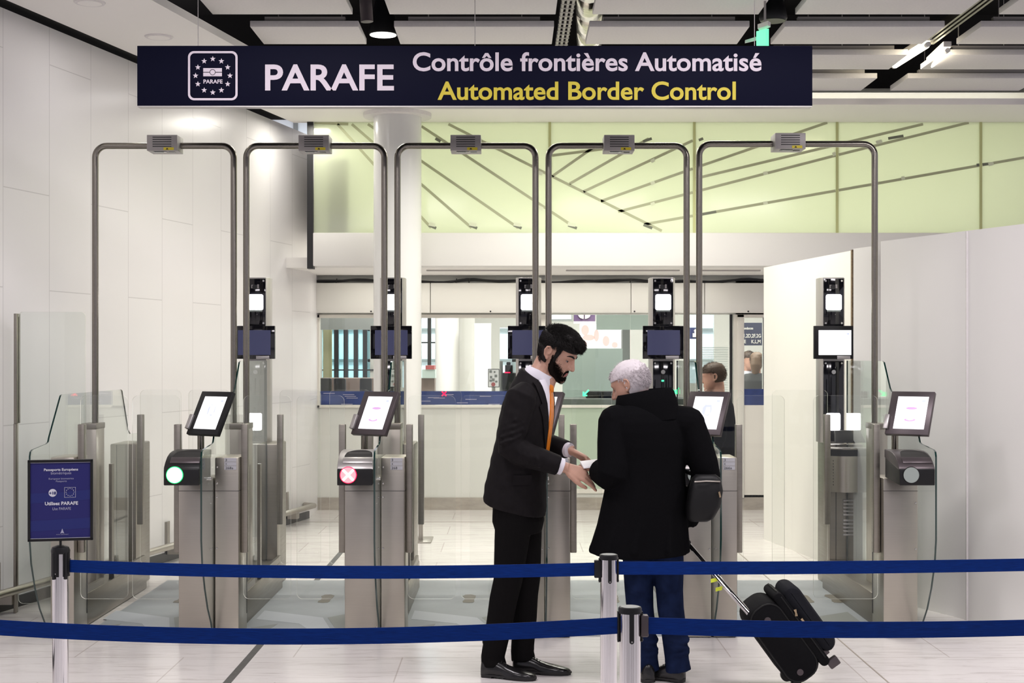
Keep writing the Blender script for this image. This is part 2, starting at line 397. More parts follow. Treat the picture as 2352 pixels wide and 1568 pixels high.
# left wall: straight panel wall running back at an angle
b = MB(); b.prism([(LWX(4.0), 4.0, 0), (LWX(14.52), 14.52, 0), (LWX(14.52) - .02, 15.4, 0), (LWX(14.52) - .25, 15.4, 0), (LWX(14.3) - .25, 14.3, 0), (LWX(4.0) - .25, 4.0, 0)], (0, 0, CEIL + .005))
b.build('wall_left', M['wallpanel'], kind='structure')
b = MB(); b.prism([(LWX(4.0, .012), 4.0, 0), (LWX(14.5, .012), 14.5, 0), (LWX(14.5), 14.5, 0), (LWX(4.0), 4.0, 0)], (0, 0, .075))
b.build('baseboard_left', M['dark_base'], kind='structure')
# low ceiling band along the left wall and the soffit in front of the green glass
def LCX(y): return -2.187 + .203 * (y - 9.39) - .01
b = MB(); b.prism([(LWX(4, .15), 4, CEIL), (LCX(4), 4, CEIL), (LCX(12.72), 12.72, CEIL), (6.5, 12.72, CEIL), (6.5, 13.72, CEIL), (LWX(13.72, .15), 13.72, CEIL)], (0, 0, .055))
b.build('ceiling', M['ceil'], kind='structure')
b = MB(); b.prism([(LWX(4, -.28), 4, CEIL + .06), (LWX(13.9, -.28), 13.9, CEIL + .06), (LWX(13.9, .3), 13.9, CEIL + .06), (LWX(4, .3), 4, CEIL + .06)], (0, 0, .2))
b.build('trim_1', M['dark'], kind='structure')
b = MB().box(-7, 8, -4, 13.74, 4.9, 5.05).box(-7, 8, 13.55, 13.74, 4.2, 4.9)
b.build('ceiling_plenum', M['dark'], kind='structure')
# green glass band above the lintel
GY = 13.67
GX0, GX1 = UX(720, GY), 6.5
gz0, gz1 = VZ(536, GY), CEIL
joints = [GX0] + [UX(u, GY) for u in (1265, 1597, 1925, 2255)] + [GX1]
for i in range(5):
    p = MB().box(joints[i] + .004, joints[i + 1] - .004, GY, GY + .014, gz0, gz1).build('window_%d' % (i + 1), M['green'], kind='structure')
    if i: MB().box(joints[i] - .022, joints[i] + .003, GY - .004, GY + .018, gz0, gz1).build('glazing_bar', M['mullion_green'], p)
    segs = []
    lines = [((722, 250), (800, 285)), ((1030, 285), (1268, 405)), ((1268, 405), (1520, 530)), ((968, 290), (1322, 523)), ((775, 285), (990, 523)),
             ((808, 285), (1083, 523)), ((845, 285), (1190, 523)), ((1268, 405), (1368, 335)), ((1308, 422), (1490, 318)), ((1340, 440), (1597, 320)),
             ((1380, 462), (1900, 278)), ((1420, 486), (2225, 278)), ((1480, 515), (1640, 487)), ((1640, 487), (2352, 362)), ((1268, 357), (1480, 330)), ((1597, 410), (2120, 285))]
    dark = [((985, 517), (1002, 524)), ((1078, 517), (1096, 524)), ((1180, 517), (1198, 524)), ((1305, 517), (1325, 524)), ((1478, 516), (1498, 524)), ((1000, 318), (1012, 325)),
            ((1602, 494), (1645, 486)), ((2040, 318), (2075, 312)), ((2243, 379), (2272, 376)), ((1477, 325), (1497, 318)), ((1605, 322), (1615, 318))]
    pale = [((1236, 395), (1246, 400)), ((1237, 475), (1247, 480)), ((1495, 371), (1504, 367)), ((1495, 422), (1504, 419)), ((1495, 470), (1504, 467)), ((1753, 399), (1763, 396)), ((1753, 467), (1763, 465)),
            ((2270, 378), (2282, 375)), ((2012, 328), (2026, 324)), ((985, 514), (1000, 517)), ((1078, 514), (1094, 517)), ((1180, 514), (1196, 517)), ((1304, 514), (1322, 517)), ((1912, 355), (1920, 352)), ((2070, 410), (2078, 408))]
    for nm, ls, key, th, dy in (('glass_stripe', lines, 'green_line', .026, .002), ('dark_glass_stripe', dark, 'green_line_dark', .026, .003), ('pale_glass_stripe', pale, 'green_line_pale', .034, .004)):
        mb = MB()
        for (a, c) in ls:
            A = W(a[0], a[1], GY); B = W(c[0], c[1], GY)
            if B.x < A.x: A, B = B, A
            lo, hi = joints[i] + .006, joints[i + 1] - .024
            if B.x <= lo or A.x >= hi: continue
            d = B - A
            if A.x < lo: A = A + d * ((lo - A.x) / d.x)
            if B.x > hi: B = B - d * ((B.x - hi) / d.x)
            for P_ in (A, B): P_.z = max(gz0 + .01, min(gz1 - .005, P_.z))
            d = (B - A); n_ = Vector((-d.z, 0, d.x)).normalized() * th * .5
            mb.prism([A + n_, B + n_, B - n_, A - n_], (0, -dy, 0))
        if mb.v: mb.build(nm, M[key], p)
# room behind the green glass: back, roof and a pillar that throws its shade on the glass
b = MB().box(GX0 - .07, 6.6, 16.3, 16.4, 2.9, 4.3).box(GX0 - .07, 6.6, 13.76, 16.3, 4.2, 4.3).box(GX0 - .07, GX0 - .001, 13.78, 16.3, 2.84, 4.3).box(6.5, 6.6, 13.76, 16.3, 2.6, 4.3)
b.build('wall_upper_back', M['warmwhite'], kind='structure')
MB().box(UX(757, 13.8), UX(806, 13.8), 13.71, 14.0, 2.84, 3.55).build('column_behind_glass', M['dark_base'], kind='structure')
# black end strip, lintel, alcove soffit
MB().box(UX(706, GY), UX(720, GY), GY - .02, GY + .1, VZ(617, GY), CEIL).build('trim_2', M['black'], kind='structure')
lz0, lz1 = VZ(611, GY), VZ(535, GY)
MB().box(GX0, 6.5, GY - .03, GY + .25, lz0, lz1).build('wall_lintel', M['white'], kind='structure', bevel=.006)
MB().box(-3.1, 6.5, GY + .25, 15.46, lz0 - .0, lz0 + .1).build('ceiling_alcove', M['ceil'], kind='structure')
mb = MB()
for u0, u1 in ((980, 1225), (1300, 1560), (1600, 1745)):
    mb.box(UX(u0, 14.3), UX(u1, 14.3), 14.25, 14.33, lz0 - .012, lz0 + .01)
mb.build('trim_3', M['silver'], kind='structure')

# ------------------------------------------------------------------ white round column
cy = 13.2; ccx = UX(913, cy)
rings = []
c = MB().tube([(ccx, cy, 0), (ccx, cy, CEIL)], .222, 48).build('column', mat('white painted column', (.74, .74, .73), .22), kind='structure')
b = MB(); b.tube([(ccx, cy, CEIL - .035), (ccx, cy, CEIL + .03)], .315, 40); b.build('collar', M['acoustic'], c)

# ------------------------------------------------------------------ back wall with windows and a door
BY = 15.3
def bw(mb, u0, u1, v0, v1, y0=BY, y1=BY + .15): return mb.box(UX(u0, BY), UX(u1, BY), y0, y1, VZ(v1, BY), VZ(v0, BY))
b = MB()
bw(b, 690, 1240, 936, 1180); bw(b, 1690, 2000, 640, 722); bw(b, 690, 2000, 640, 722)
bw(b, 690, 713, 722, 936); bw(b, 1190, 1242, 722, 936); bw(b, 1240, 1692, 1128, 1180)
bw(b, 1756, 2100, 722, 1180)
bw(b, 690, 2100, 600, 640)
b.build('wall_back', M['lower_white'], kind='structure')
b = MB(); bw(b, 690, 1692, 1142, 1176, BY - .02, BY); bw(b, 1690, 1780, 1136, 1176, BY - .02, BY)
b.build('baseboard_back', M['marble_base'], kind='structure')
# window frames (white) and glass; blue film along the sill
for n, (u0, u1, v0, v1, film) in enumerate([(713, 913, 722, 936, True), (913, 1195, 722, 936, True)]):
    f = MB(); bw(f, u0, u0 + 22, v0, v1, BY - .03, BY + .05); bw(f, u1 - 8, u1, v0, v1, BY - .03, BY + .05); bw(f, u0, u1, v0, v0 + 8, BY - .03, BY + .05); bw(f, u0, u1, v1 - 6, v1, BY - .03, BY + .05)
    f = f.build('window_%d' % (6 + n), M['frame_white'], kind='structure', bevel=.004)
    g = MB(); bw(g, u0 + 22, u1 - 8, v0 + 8, v1 - 6, BY, BY + .008); g.build('pane', M['win_glass'], f)
    g = MB(); bw(g, u0 + 23, u1 - 9, 898, v1 - 7, BY - .006, BY - .002); g.build('blue_film', M['blue_film'], f)
    g = MB()
    for k in range(9):
        uu = u0 + 30 + (k * 53) % max(40, (u1 - u0 - 90)); vv = 902 + (k * 11) % 26
        bw(g, uu, uu + 26, vv, vv + 1.6, BY - .009, BY - .006)
    g.build('film_print', M['poster_pale'], f)
# booth glazing between the two
f = MB()
bw(f, 1240, 1692, 930, 936, BY - .02, BY + .06); bw(f, 1240, 1692, 1122, 1132, BY - .02, BY + .06); bw(f, 1684, 1692, 722, 1130, BY - .03, BY + .05); bw(f, 1240, 1262, 722, 1130, BY - .03, BY + .06)
f = f.build('window_8', M['frame_white'], kind='structure')
g = MB(); bw(g, 1262, 1447, 722, 930, BY, BY + .008); bw(g, 1449, 1684, 722, 930, BY, BY + .008); g.build('pane', M['win_glass'], f)
g = MB(); bw(g, 1262, 1445, 936, 1122, BY, BY + .02); bw(g, 1448, 1684, 936, 1122, BY, BY + .02); g.build('lower_panel', M['green_lower'], f)
g = MB(); bw(g, 1676, 1682, 722, 930, BY - .012, BY + .02); g.build('glazing_bar', M['black'], f)
g = MB()
for k in range(26): bw(g, 1612, 1672, 797 + k * 4, 798.6 + k * 4, BY - .004, BY - .001)
g.build('frosted_lines', M['frost'], f)
# door at the right end
f = MB()
bw(f, 1692, 1708, 722, 1142, BY - .04, BY + .1); bw(f, 1692, 1780, 722, 729, BY - .04, BY + .1); bw(f, 1700, 1780, 930, 1142, BY - .02, BY + .06); bw(f, 1756, 1780, 722, 940, BY - .04, BY + .1)
f = f.build('door_1', M['frame_white'], kind='structure', bevel=.004)
g = MB(); bw(g, 1708, 1757, 729, 930, BY, BY + .008); g.build('pane', M['win_glass'], f)
g = MB(); bw(g, 1709, 1757, 893, 930, BY - .006, BY - .002); g.build('blue_film', M['blue_film'], f)
# blind boxes over the windows
for k, (u0, u1, bl) in enumerate([(719, 990, 'cream blind box over the window left of the round column'), (990, 1447, 'cream blind box over the window right of the round column'), (1447, 1615, 'cream blind box over the glazed booth'), (1615, 1790, 'cream blind box over the far door')]):
    r = MB(); bw(r, u0 + .6, u1 - .6, 651, 719, BY - .13, BY - .0); r = r.build('blind_box', M['warmwhite'], bevel=.006)
    tag(r, bl, 'blind box', 'blind boxes on the back wall')
    s = MB(); uu = {0: 855, 1: 1127, 2: 1355 + 100, 3: 1714}[k]; s.disc((UX(uu, BY) , BY - .13, VZ(715, BY - .13)), (1, 0, 0), (0, 0, 1), .009, .004, 12); s.build('keyhole', M['ink'], r)
# cables lying on the boxes
pts = [(UX(u, BY - .08), BY - .08, VZ(645.5 + 2.0 * sin(u * .021) + 1.5 * sin(u * .05 + 1), BY - .08)) for u in range(712, 1766, 18)]
mb = MB().tube(pts, .013, 8); mb.tube([(p[0], p[1] - .02, p[2] + .012 * sin(i * .7)) for i, p in enumerate(pts)], .009, 8)
for u in (772, 1047, 1077, 1447): mb.tube([(UX(u, 15.2), 15.2, VZ(649, 15.2)), (UX(u + 2, 15.18), 15.18, VZ(640, 15.2))], .006, 6)
tag(mb.build('cable_bundle', M['ink']), 'black cables lying along the top of the cream blind boxes', 'cable')

# ------------------------------------------------------------------ right partitions and yellow board
def RWX(y): return 6.408 - .4 * y
PZ = 2.435
b = MB(); b.prism([(RWX(9.72), 9.72, 0), (RWX(8.9) + .0, 8.9, 0), (RWX(6.4), 6.4, 0), (RWX(6.4) + .05, 6.42, 0), (RWX(9.72) + .05, 9.74, 0)], (0, 0, PZ)); b.build('wall_right', M['white'], kind='structure')
yj = 3267 * 6.408 / ((2221 - 1176) + .4 * 3267)
MB().prism([(RWX(yj) - .006, yj - .01, 0), (RWX(yj) - .006 - .0, yj + .02, 0), (RWX(yj) + .01, yj + .02, 0), (RWX(yj) + .012, yj - .01, 0)], (0, 0, PZ - .004)).build('trim_4', M['acoustic'], kind='structure')
b = MB().prism([(2.405, 10.02, 0), (2.50, 9.75, 0), (2.56, 9.77, 0), (2.46, 10.04, 0)], (0, 0, VZ(568, 9.9))); b.build('wall_right_return', M['white'], kind='structure')
b = MB(); b.prism([(2.276, 12.86, 0), (2.577, 10.78, 0), (2.60, 10.785, 0), (2.32, 12.87, 0)], (0, 0, VZ(575, 10.78))); b.build('wall_partition', M['warmwhite'], kind='structure')
b = MB(); b.box(UX(1957, 10.75), UX(1963, 10.75), 10.75, 10.79, 0, VZ(573, 10.75)); b.build('trim_5', M['chipboard'], kind='structure')
b = MB().prism([(2.15 + .09, 12.86, 0), (3.6, 13.6, 0), (3.6, 13.66, 0), (2.27, 12.92, 0)], (0, 0, .01)); 
yb = MB().box(UX(1962, 10.5), UX(1984, 10.5), 10.5, 10.525, 0, VZ(605, 10.5)).build('shuttering_board', M['yellow_wood'])
tag(yb, 'yellow wooden board standing in the gap between the white partitions', 'board')

# ------------------------------------------------------------------ floor strip, seam, handrail
for nm, x0, x1, z, k in (('trim_6', -1.46, -1.42, .003, 'strip'), ('trim_7', 1.900, 1.908, .002, 'seam')):
    MB().box(x0, x1, 3, 15.25, 0, z).build(nm, M[k], kind='structure')
MB().box(-2.2, 3, 14.16, 14.172, 0, .002).build('trim_8', M['seam'], kind='structure')
hr = thing('wall_bumper_rail', (LWX(10, .1), 10, .15), 'low metal bumper rail on brackets along the white left wall', 'rail')
MB().tube([(LWX(y, .13), y, .15) for y in (6, 8.5, 10, 12, 14.3)], .027, 14).tube([(LWX(14.3, .13), 14.3, .15), (LWX(14.32, .02), 14.36, .15)], .027, 12).build('tube', M['rail'], hr)
for y in (9.1, 11.42, 13.9):
    MB().prism([(LWX(y, .0), y, .06), (LWX(y, .0), y + .09, .06), (LWX(y, .12), y + .09, .06), (LWX(y, .12), y, .06)], (0, 0, .07)).prism([(LWX(y, .0), y, .06), (LWX(y, .0), y + .09, .06), (LWX(y, .02), y + .09, .06), (LWX(y, .02), y, .06)], (0, 0, .26)).build('bracket', M['rail'], hr)

# ------------------------------------------------------------------ gate mat with pattern and footprints
mt = thing('floor_mat', (0, 9.4, 0), 'blue grey patterned mat running under the row of gates', 'mat')
MB().box(-2.53, 2.37, 8.385, 10.45, 0, .006).build('base', M['mat'], mt)
lanes = [(-2.56, -1.955), (-1.60, -.98), (-.63, -.01), (.34, .968), (1.32, 2.178)]
for (a, c) in lanes:
    mid = (a + c) / 2; mb = MB()
    mb.prism([(a, 8.9, .006), (mid - .02, 8.75, .006), (mid + .14, 8.39, .006), (mid + .24, 8.39, .006), (mid + .1, 8.95, .006), (a, 9.2, .006)], (0, 0, .001))
    mb.build('pale_path', M['mat_light'], mt); md = MB()
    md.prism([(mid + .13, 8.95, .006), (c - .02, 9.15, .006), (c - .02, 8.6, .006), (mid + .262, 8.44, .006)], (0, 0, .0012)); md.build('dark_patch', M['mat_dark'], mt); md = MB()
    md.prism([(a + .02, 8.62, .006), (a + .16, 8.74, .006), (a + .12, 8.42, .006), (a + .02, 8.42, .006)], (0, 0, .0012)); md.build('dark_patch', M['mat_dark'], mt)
for (a, c), nm in zip(lanes, ('first', 'second', 'third', 'fourth', 'wide last')):
    mid = (a + c) / 2 + (.34 if c > 2 else .13)
    for sgn, sd in ((-1, 'left'), (1, 'right')):
        x = mid + sgn * .10
        pts = [(x - .038, 9.50), (x - .042, 9.56), (x - .03, 9.60), (x - .034, 9.68), (x - .048, 9.75), (x - .03, 9.81), (x + .01, 9.82), (x + .042, 9.77), (x + .04, 9.68), (x + .034, 9.60), (x + .038, 9.54), (x + .03, 9.50), (x, 9.485)]
        f = MB().prism([(px, py, .0065) for px, py in pts], (0, 0, .001)).build('footprint_sticker', M['foot'])
        tag(f, 'brown %s footprint sticker on the mat in the %s gate lane' % (sd, nm), 'sticker', 'footprint stickers on the gate mat')

# dark boxes added behind the viewer to put dark stripes in chrome and steel
for n, (x, y, w_) in enumerate(((-4.2, -2.5, .55), (-1.9, -3.5, .45), (1.6, -3.2, .5), (3.9, -2.2, .6), (5.6, 1.5, .5), (-5.4, 1.2, .5))):
    MB().box(x - w_ / 2, x + w_ / 2, y - w_ / 2, y + w_ / 2, 0, 4.0).build('column_reflection_prop_%d' % (n + 1), M['dark_base'], kind='structure')
# ------------------------------------------------------------------ suspended ceiling panels, duct, lamps
rows = [9.28, 10.22, 11.17, 12.11]; colx = [-2.253, -.848, .557, 1.96, 3.37]; PZC = 4.016
rn = ['row nearest the camera', 'second row', 'third row', 'last row before the soffit']
cn = ['first panel beside the low ceiling band', 'panel between the downlight and the foil duct', 'panel between the foil duct and the exit sign', 'panel between the exit sign and the fluorescent tube', 'panel beyond the fluorescent tubes']
first = None
for j, y in enumerate(rows):
    for i, x in enumerate(colx):
        if j >= 2 and i < 3: continue
        lx = x; x1 = x + 1.15
        if i == 0:
            lx = max(x, LCX(y + .57) + .03)
            if x1 - lx < .12: continue
        r = thing('suspended_ceiling_panel', (lx, y, PZC), 'pale acoustic ceiling panel, %s, %s' % (rn[j], cn[i]), 'ceiling panel', 'acoustic panels hanging from the ceiling')
        MB().box(lx, x1, y, y + .57, PZC, PZC + .045).build('board', M['acoustic'], r, bevel=.004)
        MB().box(lx + .1, x1 - .1, y + .5, y + .56, PZC + .045, PZC + .08).box(lx + .1, x1 - .1, y + .03, y + .08, PZC + .045, PZC + .08).build('carrier_profile', M['housing'], r)
        h = MB()
        for hx in (lx + .2 * (x1 - lx), lx + .8 * (x1 - lx)):
            h.tube([(hx, y + .3, PZC + .04), (hx, y + .3, 4.9)], .004, 6)
        h.build('hanger_rod', M['housing'], r)
d = MB()
p_ = [(.50 + .03 * k, 9.2 + .55 * k, 4.32 - .01 * k) for k in range(8)]
for k in range(7):
    a = Vector(p_[k]); c = Vector(p_[k + 1])
    d.tube([a + (c - a) * q for q in (0, .06, .3, .6, .94, 1)], [.085, .105, .108, .106, .105, .085], 20)
tag(d.build('ventilation_duct', M['foil']), 'crinkled silver foil duct above the ceiling panels', 'duct')
ct = MB()
for x in (.34, .375, .41): ct.box(x, x + .018, 8.8, 11.3, 4.06, 4.11)
for k in range(22): ct.box(.335, .433, 8.82 + k * .115, 8.84 + k * .115, 4.058, 4.066)
tag(ct.build('cable_tray', M['housing']), 'grey slotted cable tray beside the silver foil duct', 'cable tray')
ct = MB()
for x in (3.16, 3.20, 3.24): ct.box(x, x + .02, 8.9, 11.0, 4.06, 4.12)
tag(ct.build('cable_tray', M['steel_dark']), 'dark cable tray running above the fluorescent tubes', 'cable tray')
# round downlight can
dl = thing('can_downlight', (UX(880, 10.6), 10.6, VZ(80, 10.6)), 'lit round black downlight hanging in the dark ceiling gap', 'lamp')
c_ = ORG[dl.name]
MB().loft([[c_ + Vector((r_ * cos(q * pi / 16), r_ * sin(q * pi / 16), z_)) for q in range(32)] for r_, z_ in ((.105, 0), (.108, .02), (.10, .10), (.07, .2), (.05, .3), (.05, .85))]).build('can', M['plastic'], dl)
MB().disc(c_ + Vector((0, 0, -.004)), (1, 0, 0), (0, 1, 0), .098, .004, 32).build('lens', M['spot_light'], dl)
tag(MB().tube([(UX(843, 9.5), 9.5, VZ(50, 9.5)), (UX(836, 9.5), 9.5, VZ(-60, 9.5))], .042, 20).build('ceiling_projector', M['dark_steel']), 'dark cylinder projector pointing down beside the round downlight', 'projector')
sp = thing('ceiling_loudspeaker', (UX(1776, 9.9), 9.9, VZ(48, 9.9)), 'black bell shaped loudspeaker hanging near the exit sign', 'loudspeaker'); c_ = ORG[sp.name]
MB().loft([[c_ + Vector((r_ * cos(q * pi / 16), r_ * sin(q * pi / 16), z_)) for q in range(32)] for r_, z_ in ((.09, 0), (.098, .02), (.085, .09), (.055, .2), (.02, .3), (.012, .7))]).build('bell', M['plastic'], sp)
MB().disc(c_ + Vector((0, 0, -.003)), (1, 0, 0), (0, 1, 0), .085, .003, 30).build('grille', M['black'], sp)
# recessed lights of the low ceiling band
for (u, v, t) in ((206, 5, 'cream recessed ceiling light at the top of the low ceiling band'), (365, 84, 'cream recessed ceiling light above the end of the hanging sign')):
    y = (CEIL - EYE) * FPX / (V0 - v); x = UX(u, y)
    r = thing('recessed_light', (x, y, CEIL), t, 'ceiling light', 'round recessed lights in the ceiling band')
    MB().tube([(x, y, CEIL + .0), (x, y, CEIL - .008)], [.10, .094], 36).build('ring', M['acoustic'], r)
    MB().disc((x, y, CEIL - .010), (1, 0, 0), (0, 1, 0), .075, .003, 32).build('lens', M['ceil'], r)
# fluorescent battens in the gap at right
def batten(nm, u0, v0, u1, v1, y0, y1, lab):
    A, B = W(u0, v0, y0), W(u1, v1, y1)
    r = thing('fluorescent_batten', tuple((A + B) / 2), lab, 'lamp')
    d_ = (B - A).normalized()
    MB().tube([A - d_ * .06, B + d_ * .06], .02, 12).obox((A + B) / 2 + Vector((0, 0, .05)), (B - A) * .56, Vector((.03, 0, 0)), Vector((0, 0, .02))).build('batten_tray', M['ceil'], r)
    MB().tube([A, B], .024, 14).build('light_tube', M['tube_light'], r)
batten('a', 2056, 150, 2128, 104, 12.0, 10.9, 'lit fluorescent tube over the end of the hanging sign')
batten('b', 2138, 150, 2174, 118, 11.7, 10.95, 'second lit fluorescent tube, further along the dark ceiling gap')
# exit sign lit green
ex = thing('exit_sign', (UX(1750, 9.6), 9.6, VZ(70, 9.6)), 'lit green emergency exit sign hanging above the border control sign', 'sign')
ey = 9.6
MB().prism([W(1744, 72, ey), W(1766, 66, ey - .25), W(1766, 110, ey - .25), W(1744, 112, ey)], (-.02, .0, 0)).build('face', M['exit_green'], ex)
MB().prism([W(1740, 66, ey), W(1764, 58, ey - .25), W(1770, 62, ey - .25), W(1746, 72, ey)], (0, 0, .03)).prism([W(1712, 92, ey), W(1738, 84, ey), W(1738, 92, ey), W(1712, 98, ey)], (0, .02, 0)).build('housing', M['ceil'], ex)
MB().prism([W(1749, 84, ey - .06), W(1760, 78, ey - .18), W(1757, 92, ey - .15), W(1762, 104, ey - .2), W(1754, 104, ey - .12), W(1750, 98, ey - .07)], (.004, -.002, 0)).build('pictogram', M['exit_white'], ex)

MB().tube([(UX(1757, 9.48), 9.48, VZ(64, 9.5)), (UX(1757, 9.48), 9.48, 4.9)], .008, 8).build('hanger', M['housing'], ex)
# ------------------------------------------------------------------ hanging sign
SY = 8.0
def spx(u, v, dy=0): return W(u, v, SY) + Vector((0, dy, 0))
sg = thing('border_control_sign', tuple(W(1090, 244, SY)), 'long navy hanging sign with white and yellow border control lettering', 'sign')
MB().box(UX(315, SY), UX(1866, SY), SY, SY + .06, VZ(243, SY), VZ(105, SY)).build('board', M['navy'], sg, bevel=.002)
MB().box(UX(316, SY), UX(1865, SY), SY - .002, SY + .062, VZ(245.5, SY), VZ(243, SY)).build('edge_trim', M['silver'], sg)
k_ = SY / FPX
def sign_text(s, u0, u1, v0, v1, m, bold):
    mb = MB(); text(mb, s, spx(u0, v1, -.001), (1, 0, 0), (0, 0, 1), (u1 - u0) * k_, (v1 - v0) * k_, 0, bold, .002); return mb
sign_text('PARAFE', 609, 905, 148, 208, 0, .020).build('lettering_title', M['sign_white'], sg)
sign_text('Contrôle frontières Automatisé', 948, 1749, 120, 164, 0, .020).build('lettering_french', M['sign_white'], sg)
sign_text('Automated Border Control', 1005, 1690, 187, 230, 0, .020).build('lettering_english', M['sign_yellow'], sg)
lg = MB()
def rrect(cx, cz, hw, hh, r, n=8):
    out = []
    for (sx, sz, a0) in ((1, 1, 0), (-1, 1, 90), (-1, -1, 180), (1, -1, 270)):
        for q in range(n + 1):
            a = radians(a0 + 90 * q / n); out.append((cx + sx * (hw - r) + r * cos(a), cz + sz * (hh - r) + r * sin(a)))
    return out
lc = W(489, 174, SY)
o1 = rrect(0, 0, 57 * k_, 56.5 * k_, 14 * k_); o2 = rrect(0, 0, 52 * k_, 51.5 * k_, 10 * k_)
n_ = len(o1); vs = [lc + Vector((x, -.003, z)) for x, z in o1] + [lc + Vector((x, -.003, z)) for x, z in o2]
lg.add(vs, [(i, (i + 1) % n_, n_ + (i + 1) % n_, n_ + i) for i in range(n_)])
def star(c, r):
    return [c + Vector((rr * sin(a), -.003, rr * cos(a))) for q in range(10) for a in [q * pi / 5] for rr in [r if q % 2 == 0 else r * .42]]
for q in range(12):
    a = q * pi / 6; lg.add(star(lc + Vector((39.5 * k_ * sin(a), 0, 38.5 * k_ * cos(a))), 6.8 * k_), [tuple(range(10))])
ec = W(488.5, 166, SY)
for sz in (1, -1):
    hw, hh = 21.5 * k_, 9.4 * k_; rr = 6.9 * k_; g_ = .8 * k_
    pts = [(-hw, g_ * sz), (-hw, hh * sz), (hw, hh * sz), (hw, g_ * sz)]
    a0 = math.asin(g_ / rr); pts += [(rr * cos(a0 + (pi - 2 * a0) * q / 14), sz * rr * sin(a0 + (pi - 2 * a0) * q / 14)) for q in range(15)]
    lg.add([ec + Vector((x, -.003, z)) for x, z in pts], [tuple(range(len(pts)))])
lg.add([ec + Vector((5.6 * k_ * cos(q * pi / 12), -.003, 5.6 * k_ * sin(q * pi / 12))) for q in range(24)], [tuple(range(24))])
text(lg, 'PARAFE', spx(467.5, 192, -.001), (1, 0, 0), (0, 0, 1), 44 * k_, 9.3 * k_, 0, .025, .002)
lg.build('passport_emblem', M['sign_white'], sg)
for u in (455, 1091, 1733):
    MB().tube([(UX(u, SY + .03), SY + .03, VZ(105, SY)), (UX(u, SY + .03), SY + .03, 4.9)], .0022, 6).build('suspension_wire', M['housing'], sg)

# ------------------------------------------------------------------ gate pedestals
PX = [-2.713, -1.748, -.774, .196, 1.175, 2.385]
def pane(mb_pts, x, mats, name, parent, t=.010):
    mb = MB(); mb.prism([(x - t / 2, y, z) for y, z in mb_pts], (t, 0, 0), 0, 1)
    return mb.build(name, mats, parent, smooth=20)
def leaf(x0, x1, y, parent, rail_x0, rail_x1):
    """glass door leaf with round corners held by a steel rail"""
    hw, hh = (x1 - x0) / 2, (1.418 - .214) / 2
    mb = MB(); mb.prism([(px + (x0 + x1) / 2, y, pz + .816) for px, pz in rrect(0, 0, hw, hh, .035, 6)], (0, .010, 0), 0, 1)
    g = mb.build('door_leaf', [M['door_glass'], M['edge_light']], parent, smooth=20)
    MB().box(rail_x0, rail_x1, y - .022, y + .032, .49, 1.248).build('clamp_rail', M['steel_dark'], g, bevel=.004)
def screws(root, pts):
    for p in pts: MB().ball(p, .0065, .004, .0065, 8).build('screw', M['screw'], root)
LBL = [None, '3\nX\n268a', '3\nX\n268', '3\nX\n267', '3\nX\n266a', None]
LABELS = ['steel gate pedestal without reader beside the blue poster stand, against the left wall',
          'steel gate pedestal with green lit reader lamp and number plate 268a',
          'steel gate pedestal with red cross reader lamp and number plate 268',
          'steel gate pedestal half hidden behind the man in the black suit',
          'steel gate pedestal with number plate 266a behind the white haired traveller',
          'steel gate pedestal with dark grey reader and unlit lamp beside the right white partition']
